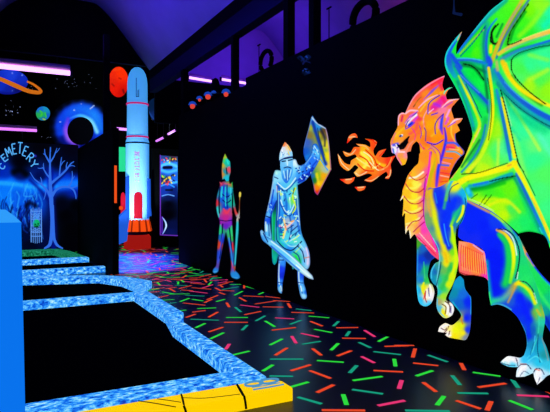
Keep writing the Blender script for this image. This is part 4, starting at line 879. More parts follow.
# ---------------------------------------------------------------- warrior with lowered sword
c = WALL(228, 284)
wa = empty('warrior_mural', (XW, c.y, 0.15), 'small painted armoured warrior in blue, red and green, farthest figure on the black wall', 'mural')
painted('body', [(221.6, 182, 1), (219.4, 181.4, 1), (220, 185), (218.6, 190), (217, 196), (216, 203), (216.2, 207), (217, 213), (219, 219), (219.8, 222), (219, 231), (218.2, 240), (217.2, 250), (216.6, 260), (216, 265.6), (213.4, 269), (212.8, 272), (215, 273.6), (218.6, 271.6), (219.6, 266), (221.6, 255), (224, 243), (226.2, 233, 1), (228, 241), (229.6, 251), (231, 262), (231, 268), (230.4, 274), (232, 277.6), (237, 279.4), (240.4, 277.6), (239, 273.6), (235.4, 269.6), (234.4, 264), (234.6, 252), (234, 243), (233.2, 232), (232.6, 222), (232.8, 215, 1), (233.4, 208), (235, 214), (237.4, 219), (240, 218.4), (240, 215), (237, 211.4), (235.4, 204), (234.2, 196), (233.6, 189), (233, 184.6), (233, 181.4, 1), (230.4, 183.4), (229.4, 181), (224.6, 181)], WALL, 1,
        [(221, 184, '#c04868'), (231, 184, '#b08050'), (232.6, 183, '#40d060'), (223, 188, '#2858d0'), (230, 190, '#30b8d0'), (226, 195, '#2868d8'), (222, 200, '#2870d8'), (230, 203, '#28b0a0'), (226, 207, '#2050c8'), (218, 193, '#40a0c0'), (217, 203, '#d84858'), (218, 209, '#40b0b8'), (234, 200, '#40c0a0'), (236, 212, '#e05858'), (239, 217, '#a0a0b0'), (226, 212, '#e04878'), (226, 218, '#c03890'), (221, 222, '#9838b0'), (231, 222, '#8838c8'), (226, 226, '#7830c0'), (221, 230, '#30c070'), (231, 231, '#38d078'), (220, 238, '#2870b8'), (223, 240, '#3048d0'), (219, 244, '#d85040'), (232, 238, '#50c868'), (233, 246, '#e04050'), (230, 245, '#4048d0'), (219, 255, '#3858c8'), (233, 258, '#3878c8'), (217, 265, '#6858a8'), (232, 266, '#8858a0'), (215, 271, '#3888e0'), (235, 276, '#3890e0')],
        [S('#02030a', [.4, 1.0, .8], [(220.2, 187), (219.3, 198), (219.6, 213)], .6), S('#02030a', [.3, 1.0, .6], [(233, 189), (232.8, 201), (232.6, 213)], .6), S('#0c1850', .6, [(223, 224), (222, 240), (219.6, 258)], .8), S('#0c1850', .6, [(229.6, 228), (231.6, 246), (232.6, 262)], .8), S('#101860', .5, [(223, 200), (227, 203), (231, 200)], .7), S('#101860', .5, [(222.4, 194), (227, 197), (231.6, 194)], .7),
         S('#40e0e8', .7, [(225.6, 187), (225.4, 196), (226, 206)], .8), S('#50d8f0', .8, [(231, 188), (230.4, 197)], .8), S('#40d8f0', .6, [(222.4, 187), (221.6, 197)], .8), S('#183080', .5, [(227.4, 184), (227.6, 208)], .6, .8), S('#f05070', 1.4, [(224, 209), (227, 213), (230, 209)], .8), S('#40e080', .9, [(232.6, 182), (232.8, 186)], .8), S('#f07080', .8, [(219.6, 182), (221.4, 184)], .8), S('#f06090', .7, [(225, 183.6), (230, 184.4)], .7, .8), S('#e04050', .8, [(216.8, 200), (216.8, 206)], .8), S('#f05058', .8, [(233, 243), (233.4, 249)], .8), S('#e06038', .7, [(218.6, 240), (218, 248)], .8), S('#48d8a0', .8, [(220.6, 225), (220, 234)], .8), S('#58e8a0', .8, [(232, 226), (232.6, 236)], .8), S('#4860e8', .7, [(223, 234), (220.4, 250), (218, 263)], .8), S('#4890f0', .6, [(229, 238), (231.6, 252), (233, 266)], .8), S('#f05060', .7, [(231.4, 261), (233.4, 268)], .8, .8), S('#101840', .45, [(220, 220), (226, 221), (232.6, 220)], .6, .8), S('#50d8d8', .6, [(217.4, 208), (219, 217)], .8), S('#50e0c0', .6, [(234, 194), (235.4, 205)], .8), S('#58a8f0', .7, [(232, 277), (238, 278)], .8), S('#58a8f0', .6, [(214, 272), (217, 271.6)], .8), S('#f0d0d0', .7, [(238, 216), (239.4, 218)], .8)], wa, step=0.4, rim=('#010208', 1.2, 0.95), gain=0.8)
painted('head', [(225.4, 153.4, 1), (223.6, 158), (222.4, 164), (222, 172), (222.6, 179.6, 1), (225, 179, 1), (226.4, 181.4), (229.2, 181), (229.6, 177), (231, 172.4), (231, 167), (230.4, 161.4), (228, 158.6)], WALL, 2,
        [(225, 156, '#d0b040'), (223, 165, '#c8a848'), (223, 174, '#b89850'), (226, 163, '#28b8a0'), (228, 161, '#30c8b8'), (229.6, 165, '#30a8b0'), (229, 170, '#e05868'), (226, 172, '#2890a8'), (227, 178, '#30b8d0')],
        [S('#60d850', .7, [(225.6, 155), (224.6, 162)], .8), S('#e06070', 1, [(229.4, 167), (229.4, 172)], .8), S('#102838', .5, [(226.6, 168), (227.4, 174)], .6), S('#e08060', .5, [(222.4, 170), (222.8, 178)], .8, .8), S('#40e0d0', .6, [(227.4, 160), (228.6, 164)], .8)], wa, step=0.35, rim=('#010208', 0.7, 0.8), gain=0.9)
painted('sword', [(239.4, 192.6), (240.6, 191.6), (241.8, 193), (241.4, 197, 1), (240.6, 197.4), (240.2, 214), (239, 219, 1), (239.2, 230), (237.6, 250), (236, 268), (235, 272.4, 1), (234.2, 268), (235, 250), (236.2, 230), (236.8, 219, 1), (239, 213), (239.8, 198), (239.2, 196.6, 1)], WALL, 3,
        [(240.5, 194, '#e8d068'), (240, 205, '#905838'), (238, 216, '#c0b8b0'), (237.6, 228, '#30a8b0'), (236.6, 245, '#2890a0'), (235.4, 262, '#3080a0'), (235, 270, '#b06050')],
        [S('#58d0d8', .5, [(238, 222), (236.8, 244), (235.4, 264)], .8, .8)], wa, step=0.35, rim=('#010208', 0.7, 0.8), gain=0.9)

painted_mark = painted('paint_splash_mural', [[(297, 58), (300, 55.6), (304, 57), (308, 54.6), (311.5, 57), (309, 60), (311, 63.4), (306, 62), (303, 65), (301, 61)], [(303, 70), (306, 68), (309.5, 70), (311, 73), (307, 74.6), (304, 76), (302, 73)]], WALL, 0, [(299, 59, '#0a1838'), (304, 57, '#14306c'), (309, 58, '#0c1c40'), (305, 63, '#18204c'), (308, 71, '#102858'), (304, 74, '#081430')],
        flecks(298, 56, 311, 75, 26, ['#284890', '#020308', '#020308', '#020308'], .8, 2.0, .95), None, step=0.5)
tag(painted_mark, 'dim blue splash of paint high on the black wall between two posts', 'mural')
# ---------------------------------------------------------------- space paintings on the far wall
c = SP(17, 85)
t = empty('ringed_planet_mural', c, 'painted blue planet with orange ring beneath the long tube lamp', 'mural')
painted('planet', disc(8, 82, 20, 12.5), SP, 1, [(0, 84, '#1838a8'), (12, 76, '#2848c0'), (20, 80, '#1c38a8'), (10, 90, '#182c90'), (18, 90, '#141f60')],
        [S('#8088e0', .6, [(12, 73), (12.4, 73.2)], .8), S('#8090e8', .6, [(22, 75), (22.3, 75)], .8), S('#8088e0', .7, [(12, 91), (12.3, 91)], .8), S('#101870', 3, [(0, 93), (14, 94), (24, 88)], 1, .7)], t, step=0.9)
bm = bmesh.new()
add_ribbon(bm, [(-14, 75.5), (0, 79), (14, 85), (28, 91), (38, 92.6), (41, 91.6), (39, 88.6), (33, 84.2), (27, 81.5)], [1.6, 2.0, 2.2, 2.0, 1.8, 1.5, 1.3, 1.1, .9], SP, 2)
link('ring', bm, glow('orange_ring_paint', '#d87018', 0.85), t)['label'] = 'orange ring'
tag(painted('small_planet_mural', disc(43, 113.5, 7, 7), SP, 1, [(40, 110, '#2868c0'), (46, 110, '#2888b0'), (43, 115, '#30a060'), (47, 116, '#2060b8'), (39, 115, '#38a058'), (43, 119, '#2870a0')],
            [S('#48b050', 1.6, [(40, 111), (42, 113), (41, 116)], .9), S('#48b050', 1.4, [(45, 113), (46, 117)], .9), S('#a0b840', 1.2, [(43, 119), (45, 119.6)], .9)], step=0.5),
    'small painted blue and green planet left of the glowing eclipse', 'mural')
t = empty('eclipse_mural', SP(83, 128), 'painted black moon eclipsing a blue and violet glow on the far wall', 'mural')
painted('glow', [(p[0], min(p[1], 150)) for p in disc(80, 127, 31, 28)], SP, 1, [(80, 127, '#1838b0')] + [(80 + 31 * math.cos(a), 127 + 28 * math.sin(a), '#01020a') for a in np.linspace(0, 6.28, 20)] + [(81 + 21 * math.cos(a), 128 + 20 * math.sin(a), '#1c50d8') for a in np.linspace(-3.4, .5, 12)] + [(80 + 20 * math.cos(a), 128 + 20 * math.sin(a), '#0c1c78') for a in np.linspace(.9, 2.6, 6)],
        [S(['#1440c0', '#2060e0', '#2870e8', '#3088f0', '#2878e0'], [5, 9, 11, 11, 9], [(63, 126), (69, 114), (81, 109), (94, 115), (100, 128)], 1, .9), S(['#3868f0', '#58b0f8', '#80d0ff', '#88d0ff'], [1.5, 3, 4, 3.5], [(69, 119), (80, 115.5), (91, 121), (97, 132)], 1),
         S(['#5848d8', '#8858e0', '#9068e0', '#7048c8'], [3.5, 5.5, 6, 4], [(68, 119), (66, 130), (69, 139), (77, 146)], 1), S('#a0b8ff', .5, [(90, 109), (94, 105.6)], .7), S('#8090e0', .5, [(81, 104), (81.4, 104)], .7), S('#a0b8ff', .6, [(74, 110), (74.3, 110)], .7), S('#a0b0f0', .5, [(60, 122), (60.3, 122)], .7)], t, step=0.9)
painted('moon', disc(80.5, 131, 13.2, 14), SP, 2, [(80, 130, '#030308')], [], t, step=2)['label'] = 'black moon disc'
tag(painted('red_planet_mural', disc(118.5, 82, 10, 15.2), SP, 1, [(113, 75, '#d83818'), (120, 74, '#f04010'), (115, 88, '#d02810'), (122, 92, '#b81c0c'), (112, 82, '#c83018')],
            [S('#801810', 1.3, [(112, 84), (114, 86)], .9, .8), S('#801810', 1.2, [(119, 78), (121, 79)], .9, .7), S('#701010', 1.6, [(123, 90), (124, 93)], .9), S('#f05820', 2, [(114, 70), (120, 69)], .9, .6)], step=0.7),
    'painted red cratered planet behind the rocket nose', 'mural')
tag(painted('nebula_mural', [(148, 104), (152, 99), (160, 96), (166, 93), (168, 96), (160, 101), (156, 110), (158, 118), (164, 123), (160, 124), (152, 119), (149, 112)], SP, 1, [(152, 104, '#0c2848'), (164, 95, '#081428'), (156, 118, '#1c3870'), (162, 123, '#080c20')],
            [S('#305890', .8, [(149, 112), (153, 118), (157, 121)], .9, .8)], step=0.7), 'dim blue painted nebula swirl right of the rocket', 'mural')

# ---------------------------------------------------------------- cemetery scene
t = empty('cemetery_mural', CE(35, 250), 'painted blue cemetery scene with bare tree, gate and arched lettering', 'mural')
random.seed(5)
fog = [S('#50b0ff' if i % 3 else '#2870e8', random.uniform(.5, 1.1), [(x, y), (x + random.uniform(-4, 4), y + random.uniform(5, 14)), (x + random.uniform(-6, 6), y + random.uniform(12, 26))], .8, random.uniform(.25, .6))
       for i in range(46) for x, y in ((random.uniform(-2, 40), random.uniform(182, 215)),)]
dk = [S('#04103c', random.uniform(.7, 1.6), [(x, y), (x + random.uniform(-4, 4), y + 8), (x + random.uniform(-5, 5), y + random.uniform(14, 22))], .9, .6) for i in range(22) for x, y in ((random.uniform(0, 34), random.uniform(196, 225)),)]
painted('backdrop', [(-30, 139.5, 1), (78.5, 145.5, 1), (78.5, 251, 1), (-30, 254, 1)], CE, 0,
        [(-20, 150, '#04040e'), (0, 145, '#04040e'), (40, 145, '#05050f'), (70, 150, '#06061a'), (20, 162, '#020210'), (5, 175, '#0838a0'), (0, 172, '#0530a0'), (20, 176, '#05185a'), (40, 178, '#041450'), (10, 184, '#1070e8'), (30, 186, '#1068e0'), (50, 184, '#1460e8'), (65, 180, '#0c3cb0'), (76, 186, '#0838b0'), (76, 192, '#0a2c90'), (5, 195, '#1478f0'), (20, 200, '#1060d0'), (35, 205, '#0c48b0'), (20, 215, '#0a38a0'), (5, 215, '#1070e0'), (24, 235, '#03103a'), (30, 245, '#020a28'), (40, 235, '#04124a'), (66, 215, '#020208'), (72, 230, '#020206'), (62, 205, '#04061a'), (76, 205, '#020208'), (70, 245, '#020208'), (60, 160, '#040824'), (75, 165, '#040820'), (-20, 200, '#1060d0'), (-20, 240, '#041040')],
        [S('#1880f8', 9, [(-20, 184), (10, 184), (30, 187), (54, 185), (80, 183)], 1, .9), S('#38a0ff', 3.4, [(-10, 182), (14, 184), (34, 187), (60, 184.5), (80, 184)], 1, .75), S('#3098ff', 3, [(-10, 183), (14, 184)], 1, .7), S('#1c68f0', 4, [(52, 184), (78, 184)], 1, .7), S('#2890ff', 4, [(45, 189), (56, 187)], 1, .6)] + fog + dk +
        [S('#0a1c80', 6, [(54, 250), (53, 220), (51, 195), (50, 170)], 1, .9), S('#0a1c70', 3, [(30, 180), (40, 190), (48, 200)], 1, .7), S('#081860', 3, [(52, 186), (62, 176), (72, 166)], 1, .8), S('#4848c8', 2, [(34, 155.5), (35.5, 156)], 1, .9), S('#000004', 6, [(14, 172), (20, 170), (26, 174)], 1, .8), S('#02031a', 4, [(26, 206), (30, 203), (36, 206)], 1, .7)], t, step=0.9)
bm = bmesh.new()
for pts, w in (([(44, 248.5), (49.5, 245), (51.5, 236), (52.2, 220), (51.5, 206), (51, 196), (50.2, 184), (50, 170), (50, 158), (50.4, 147)], [.7, 2.0, 2.3, 2.3, 2.4, 2.6, 2.0, 1.3, .9, .4]),
               ([(63, 248.5), (57, 245), (54, 238), (53, 222), (52.6, 205)], [.6, 1.6, 1.7, 1.8, 1.6]),
               ([(51, 199), (48, 192), (43, 186), (38, 182), (34, 178.5), (30, 172)], [2, 1.5, 1.2, .9, .6, .3]), ([(50, 178), (46.5, 174), (43.6, 169), (42, 167)], [1.2, .9, .6, .3]), ([(44, 170), (43.4, 165), (43.6, 163)], [.7, .5, .3]), ([(42.6, 168), (39.5, 168.4), (37.6, 168)], [.6, .5, .3]),
               ([(50, 163), (47, 158), (45, 154), (44.6, 149)], [1.2, .9, .7, .3]), ([(45.4, 155), (43, 153.6)], [.6, .3]), ([(50.4, 162), (53.6, 157), (55.6, 152), (57, 148)], [1, .8, .6, .3]), ([(55, 153.6), (58, 150.6), (59.6, 148)], [.6, .4, .3]), ([(50.4, 152), (50.8, 147.4)], [.7, .3]),
               ([(50.5, 184), (55, 180), (61, 175), (66, 170), (71, 163.5), (74, 161.6)], [1.8, 1.3, 1.2, 1.1, .8, .4]), ([(59.4, 176), (60, 169), (61, 161), (61.6, 157)], [.9, .8, .6, .3]), ([(60.4, 166), (63, 162), (65, 160.6)], [.6, .5, .3]), ([(66.4, 169.4), (66.4, 165), (67.6, 162)], [.8, .6, .3]), ([(69, 166.4), (72, 165.6), (75, 166.4)], [.6, .5, .3]),
               ([(52, 196), (56, 190), (62, 187), (69, 187.2), (73.5, 190), (75.6, 195), (76, 199)], [2, 1.5, 1.3, 1.2, 1.1, .8, .4]), ([(68, 187), (71, 183), (72.4, 177), (72, 171)], [1.1, .9, .7, .3]), ([(72, 180), (74.6, 176)], [.6, .3]), ([(71, 188), (76, 186.6), (78.3, 184)], [.8, .6, .4]),
               ([(42, 186), (41.4, 180), (40.4, 177)], [.8, .6, .3]), ([(46, 190), (45, 196), (43.6, 200)], [.8, .5, .3])):
    add_ribbon(bm, pts, [q * 0.8 for q in w], CE, 1)
link('tree', bm, M['tree'], t)['label'] = 'bare blue tree'
bm = bmesh.new()
for x in (31, 33, 35, 37, 39, 41.3):
    add_ribbon(bm, [(x, 209 - (1.5 if x in (33, 39) else 0)), (x + .2, 243.5 - abs(x - 36) * .25)], .32 if 31 < x < 41 else .5, CE, 1)
for y in (211, 219, 232, 236):
    add_ribbon(bm, [(30.6, y), (36, y + .3), (41.6, y)], .38, CE, 1)
for y in (213, 215.4, 224, 228, 230):
    add_ribbon(bm, [(31, y), (33, y + 2.4), (35, y), (37, y + 2.4), (39, y), (41.3, y + 2)], .25, CE, 1)
link('gate', bm, M['gate'], t)['label'] = 'pale blue wrought gate'
painted('skull', disc(36.4, 223.6, 3.4, 4.2, 16), CE, 2, [(36, 222, '#20a868'), (36, 227, '#147850'), (34, 222, '#2898a0')], [S('#02100a', .8, [(35, 224), (35.4, 224.4)], .7), S('#02100a', .8, [(38, 223.6), (38.3, 224)], .7), S('#02180c', .6, [(35.6, 227), (37.6, 226.8)], .7)], t, step=0.5)['label'] = 'green skull'
# CEMETERY, one stroke letter at a time along the arch
GL = {'C': [[(.9, .15), (.55, 0), (.15, .2), (.05, .55), (.2, .9), (.6, 1), (.95, .82)]], 'E': [[(.9, 0), (.1, 0), (.1, 1), (.95, 1)], [(.1, .48), (.7, .48)]], 'M': [[(.05, 1), (.12, 0), (.5, .65), (.88, 0), (.95, 1)]],
      'T': [[(0, 0), (1, 0)], [(.5, 0), (.5, 1)]], 'R': [[(.1, 1), (.1, 0), (.65, 0), (.92, .14), (.9, .38), (.62, .52), (.12, .52)], [(.5, .52), (.98, 1)]], 'Y': [[(0, 0), (.5, .48), (1, 0)], [(.5, .48), (.5, 1)]]}
for ch, x, y, rot, w, h in (('C', 1.9, 166.3, -52, 5.0, 6.0), ('E', 4.4, 157.8, -38, 5.2, 6.8), ('M', 8.4, 152.0, -22, 5.4, 9.0), ('E', 14.2, 148.9, -8, 4.4, 10.0), ('T', 20.0, 148.1, 4, 4.6, 11.0), ('E', 25.4, 151.2, 20, 4.4, 9.5), ('R', 30.2, 157.2, 38, 5.0, 8.5), ('Y', 33.8, 164.2, 52, 5.6, 7.6)):
    bm = bmesh.new()
    ca, sa = math.cos(math.radians(rot)), math.sin(math.radians(rot))
    for st in GL[ch]:
        pts = [(x + (u - .5) * w * ca - (v - .5) * h * sa, y + (u - .5) * w * sa + (v - .5) * h * ca) for u, v in st]
        for a, b in zip(pts, pts[1:]):
            add_ribbon(bm, [a, b], .55, CE, 2)
    link('letter', bm, M['letter'], t)

# ---------------------------------------------------------------- tall picture panel right of the rocket
t = empty('picture_panel', AR(168, 236), 'tall narrow blue picture panel with violet edge right of the rocket', 'picture')
painted('picture', [(160.5, 155.5, 1), (177.5, 156.5, 1), (177.5, 235.5, 1), (160.5, 234.5, 1)], AR, 1,
        [(165, 158, '#304880'), (172, 158, '#403040'), (168, 163, '#3078d8'), (175, 166, '#3880e0'), (162, 167, '#3880e8'), (168, 172, '#3070d0'), (168, 180, '#203058'), (175, 180, '#2868c8'), (163, 180, '#283868'), (168, 186, '#1c48a8'), (164, 192, '#183c90'), (174, 190, '#102868'), (168, 198, '#0c1c50'), (168, 204, '#020310'), (168, 215, '#020208'), (172, 225, '#0a1440'), (164, 225, '#060c30'), (170, 232, '#0c1850')],
        [S('#60b0ff', 2.4, [(160, 167), (168, 163.6), (177, 166.5)], .8), S('#50a0f0', 2.2, [(161, 170), (168, 172), (177, 170)], .8), S('#04082c', 2.4, [(164, 167.6), (171, 167.4)], .7), S('#e05040', .5, [(166, 158), (167, 159)], .7), S('#e0c040', .5, [(172, 160), (173, 159)], .7), S('#50a8ff', 1.6, [(172, 183), (177, 182)], .8), S('#4090f0', 1.2, [(161, 186), (168, 184), (174, 187)], .9), S('#6898e0', .8, [(162, 196), (168, 194.6), (174, 196)], .8), S('#05081c', 1.5, [(166, 190), (172, 190)], .9), S(['#88a8ff', '#c0e0ff', '#88a8ff'], [.5, 1.2, .5], [(162, 217), (165.4, 222), (166, 227), (162.6, 234)], .7), S('#6830b0', .6, [(162, 217), (162, 233)], .8, .8)]
        + flecks(161, 157, 177, 162, 14, ['#e04838', '#f0d040', '#40c060', '#101020', '#90c0ff'], .5, 1.2) + flecks(161, 174, 174, 184, 24, ['#e04838', '#f0d040', '#40c060', '#101018', '#101018', '#b0d0ff'], .6, 1.4), t, step=0.5, gain=1.35)
bm = bmesh.new()
add_ribbon(bm, [(160.3, 155), (160.3, 234.8)], .5, AR, 2)
add_ribbon(bm, [(160, 234.8), (177.8, 235.6)], .5, AR, 2)
link('frame_edge', bm, M['violetedge'], t)

# ================================================================== lamps in view


def lamp(pts, r, label, group, mat='tube', housing=True, caps=True, up=0.07, hang=None):
    p, q = Vector(pts[0]), Vector(pts[1])
    t = empty('uv_tube_lamp', (p + q) / 2, label, 'lamp', group)
    link('tube', tube([p, q], r), M[mat], t)
    if housing:
        d = (q - p).normalized()
        link('housing', tube([p + Vector((0, 0, up)), q + Vector((0, 0, up))], r * 1.3, seg=4), M['housing'], t)
    if caps:
        d = (q - p).normalized()
        for e, s in ((p, -1), (q, 1)):
            link('end_cap', tube([e, e + d * s * 0.06], r * 1.5), M['metal'], t)
    if hang:
        for k in (0.12, 0.88):
            e = p.lerp(q, k)
            link('hanger', tube([e + Vector((0, 0, up if housing else 0)), (e.x, e.y, hang)], 0.012, seg=6), M['metal'], t)
    return t


G = 'violet ultraviolet tube lamps'
lamp([(-0.9, 14.94, 4.75), (1.71, 14.94, 4.75)], 0.062, 'long bright pink-violet tube lamp under the black arch wall at upper left', G, up=0.13, hang=5.13)
lamp([(-2.0, 15.92, 3.32), (0.98, 15.92, 3.32)], 0.036, 'violet tube lamp just above the cemetery lettering', G, 'tube2', hang=2.98)
for a, b, lb in ((188.5, 211, 'violet tube lamp at the far end above the wall, left of the dark cone'),
                 (221, 245.5, 'violet tube lamp at the far end above the wall, right of the dark cone')):
    P = on_y(15.04)
    p, q = P(a, 78.8 if a < 200 else 80.4), P(b, 80.6 if a < 200 else 82.6)
    z = (p.z + q.z) / 2
    lamp([(p.x, p.y, z + 0.02), (q.x, q.y, z - 0.02)], 0.055, lb, G, up=0.1, hang=4.88)
P = on_y(YB - 0.055)
p, q = P(116.5, 128.5), P(125.5, 129.5)
lamp([p, (q.x + 0.1, q.y, q.z)], 0.05, 'short violet tube lamp left of the white rocket, above the green sign', G, 'tube2', False)
P = on_z(3.5)
lamp([P(156.5, 141), P(164.5, 137)], 0.035, 'small violet tube lamp right of the rocket, the lower of two', G, 'tube2', False, hang=7.0)
lamp([P(168.5, 134), P(176.5, 129.5)], 0.035, 'small violet tube lamp right of the rocket, the higher of two', G, 'tube2', False, hang=7.0)

# ---- small hooded lamps hung on the top of the long wall
HL = on_x(XW - 0.12)
hood_labels = ['blue hooded orange lamp on the wall top, leftmost and lowest of the row',
               'blue hooded orange lamp, second from the left in the row on the wall',
               'blue hooded orange lamp, third from the left in the row on the wall',
               'small blue hooded lamp, fourth from the left, without bright bulb',
               'blue hooded orange lamp, rightmost of the row on the wall top']
for (px, py, s, b), lb in zip(((192.5, 105, 1.15, 1), (199.5, 99, 0.9, 0.7), (208, 95.5, 1.1, 1), (213.7, 93, 0.7, 0), (226, 93, 1.1, 0.8)), hood_labels):
    c = HL(px, py)
    t = empty('hooded_lamp', c, lb, 'lamp', 'hooded lamps along the wall top')
    k = 0.066 * s
    h = lathe([(k * 0.25, c.z + k), (k * 0.8, c.z + k * 0.75), (k * 1.15, c.z + k * 0.1), (k * 1.1, c.z + k * 0.05), (k * 0.7, c.z + k * 0.6),
               (k * 0.2, c.z + k * 0.85)], c.x, c.y, 20)
    link('hood', h, M['hood'], t)
    if b:
        kk = k * 0.75 * b
        cz = c.z - k * 0.35
        link('bulb', lathe([(0, cz + kk), (kk * 0.7, cz + kk * 0.7), (kk, cz), (kk * 0.7, cz - kk * 0.7), (0, cz - kk)], c.x, c.y, 16), M['bulb'], t)
    link('bracket', tube([(c.x, c.y, c.z + k * 0.5), (XW + 0.03, c.y, c.z), (XW + 0.03, c.y, 3.42)], 0.012, seg=6), M['metal'], t)

P = WALL
bm = tube([P(455.5, -8) + Vector((-0.02, 0, 0)), P(455.5, 13.5) + Vector((-0.02, 0, 0)), P(463, 15) + Vector((-0.02, 0, 0))], 0.014, seg=8)
tag(link('wall_conduit', bm, glow('dim_blue_conduit_glow', '#0c1c48', 0.8)), 'dim blue bent conduit high on the black wall left of the dragon wing', 'pipe')  # faint glow put into the pipe so it shows

# ---- dark hoops and cone standing on the wall top
for (px, py, rr, w), lb in zip(((266, 61, 0.13, 0.036), (364, 17, 0.145, 0.045)),
                               ('small black hoop standing on the wall top left of the posts',
                                'larger black hoop standing on the wall top towards the dragon')):
    c = on_x(XW + 0.06)(px, py)
    c.z = max(c.z, 3.545 + rr * 0.55)
    pts = [(c.x, c.y + rr * math.cos(a) * 1.55, c.z + rr * 1.2 * math.sin(a)) for a in np.linspace(-0.75, math.pi + 0.75, 22)]
    tag(link('wall_top_hoop', tube(pts, w), M['beam']), lb, 'hoop', 'hoops on the wall top')
c = on_x(XW + 0.06)(215.5, 84)
tag(link('wall_top_cone', lathe([(0.10, 3.42), (0.10, 3.62), (0.085, 3.74), (0.05, 3.84), (0, 3.87)], c.x, c.y, 18), M['beam']),
    'black rounded cone on the wall top between two violet tube lamps', 'ornament')
for px, lb in ((259, 'thin dark rod with crossbar on the wall top by the small hoop'), (329, 'thin dark rod with crossbar on the wall top between posts and larger hoop')):
    c = on_x(XW + 0.06)(px, 45)
    h = on_x(XW + 0.06)(px, 45 if px == 259 else 8).z
    bm = tube([(c.x, c.y, 3.545), (c.x, c.y, h)], 0.008, seg=6)
    add_tube(bm, [(c.x, c.y - 0.05, h), (c.x, c.y + 0.05, h)], 0.012, seg=6)
    tag(link('wall_top_rod', bm, M['beam']), lb, 'rod', 'thin rods on the wall top')

# ================================================================== rocket
RX, RY = 3.76, 16.25


def rz(py):
    t = (RX * ST + RY * CT)
    return EYE + (HY - py) / FPX * t


t = empty('rocket', (RX, RY, 0), 'tall white model rocket with red bands and orange engine at the hall end', 'rocket')
R = 0.315
z = rz
link('body', lathe([(R * 1.08, z(220)), (R * 1.08, z(145)), (R * 1.08, z(142)), (R * 0.99, z(139)), (R * 0.98, z(138)), (R * 0.95, z(104))], RX, RY, 40), M['rocket'], t)
link('nose_cone', lathe([(R * 0.95, z(104)), (R * 0.93, z(84)), (R * 0.88, z(79)), (R * 0.76, z(74)), (R * 0.56, z(70.3)), (R * 0.3, z(68.0)), (0, z(67.2))], RX, RY, 40), M['rocket'], t)
for py in (104.5, 137.3):
    link('band', lathe([(R * 0.95, z(py + .8)), (R * 1.04, z(py + .8)), (R * 1.04, z(py - .8)), (R * 0.95, z(py - .8))], RX, RY, 40), M['crim'], t)['label'] = 'crimson band'
link('stage_line', lathe([(R * 1.07, z(144.2)), (R * 1.10, z(144.2)), (R * 1.10, z(142.9)), (R * 1.07, z(142.9))], RX, RY, 40), M['navy'], t)
# engine skirt with flutes
bm = bmesh.new()
n = 44
rings = []
for r, py in ((R * 1.02, 218.5), (R * 1.14, 222), (R * 1.3, 231)):
    rings.append([bm.verts.new((RX + r * (1 + 0.05 * (k % 2)) * math.cos(2 * math.pi * k / n), RY + r * (1 + 0.05 * (k % 2)) * math.sin(2 * math.pi * k / n), z(py))) for k in range(n)])
for A, B in zip(rings, rings[1:]):
    for k in range(n):
        f = bm.faces.new((A[k], A[(k + 1) % n], B[(k + 1) % n], B[k]))
        f.material_index = 1 if k % 4 == 0 else 0
bm.faces.new(rings[0])
bm.faces.new(rings[-1])
bmesh.ops.recalc_face_normals(bm, faces=bm.faces[:])
link('engine_skirt', bm, [M['orange'], M['darkorange']], t)['label'] = 'orange fluted engine skirt'
link('neck_ring', lathe([(0, z(231)), (R * 0.95, z(231)), (R * 0.95, z(235)), (0, z(235))], RX, RY, 32), M['navy'], t)
link('base_drum', lathe([(0, z(234.5)), (R * 1.1, z(234.5)), (R * 1.25, z(237)), (R * 1.25, 0.0), (0, 0.0)], RX, RY, 32), M['redbase'], t)['label'] = 'red round base'
# facing directions: towards the camera, and to either side of it
F = Vector((-RX, -RY, 0)).normalized()
L = Vector((-F.y, F.x, 0)) * -1
if L.x > 0:
    L = -L


def fin(side, rin, rout, y0, y1, yk, name, tilt):
    d = (L * side + F * tilt).normalized()
    pts = [(rin, y0), (rin + 0.09, y0 + 1), (rin + 0.10, yk), (rout, yk + 8), (rout, y1), (rin + 0.12, y1 - 3), (rin + 0.02, 219)]
    bm = bmesh.new()
    s = Vector((-d.y, d.x, 0)) * 0.05
    a = [bm.verts.new(Vector((RX, RY, 0)) + d * r + Vector((0, 0, z(y))) + s) for r, y in pts]
    b = [bm.verts.new(Vector((RX, RY, 0)) + d * r + Vector((0, 0, z(y))) - s) for r, y in pts]
    bm.faces.new(a)
    bm.faces.new(b[::-1])
    for i in range(len(pts)):
        j = (i + 1) % len(pts)
        bm.faces.new((a[i], a[j], b[j], b[i]))
    bmesh.ops.recalc_face_normals(bm, faces=bm.faces[:])
    return link(name, bm, M['fin'], t)


fin(1, R * 0.98, 0.74, 176, 243, 209, 'fin', 0.85)['label'] = 'blue fin'
fin(-1, R * 0.98, 0.43, 178, 216, 206, 'fin', 0.5)['label'] = 'blue fin'
# red arched hatch, wrapped on the body, and two side boosters
def wrap(px0, px1, pyf, mat, name, rr=1.10, n=10, rows=12):
    bm = bmesh.new()
    grid = []
    tdep = RX * ST + RY * CT
    cpx = CX + FPX * (RX * CT - RY * ST) / tdep
    for j in range(rows + 1):
        row = []
        for i in range(n + 1):
            fx = i / n
            px = px0 + (px1 - px0) * fx
            s = (px - cpx) / FPX * tdep / (R * rr)
            a = math.asin(max(-1, min(1, s)))
            p = Vector((RX, RY, 0)) + (F * math.cos(a) - L * math.sin(a)) * R * rr
            p.z = z(pyf(fx, j / rows))
            row.append(bm.verts.new(p))
        grid.append(row)
    for j in range(rows):
        for i in range(n):
            bm.faces.new((grid[j][i], grid[j][i + 1], grid[j + 1][i + 1], grid[j + 1][i])).smooth = True
    bmesh.ops.recalc_face_normals(bm, faces=bm.faces[:])
    return link(name, bm, mat, t)


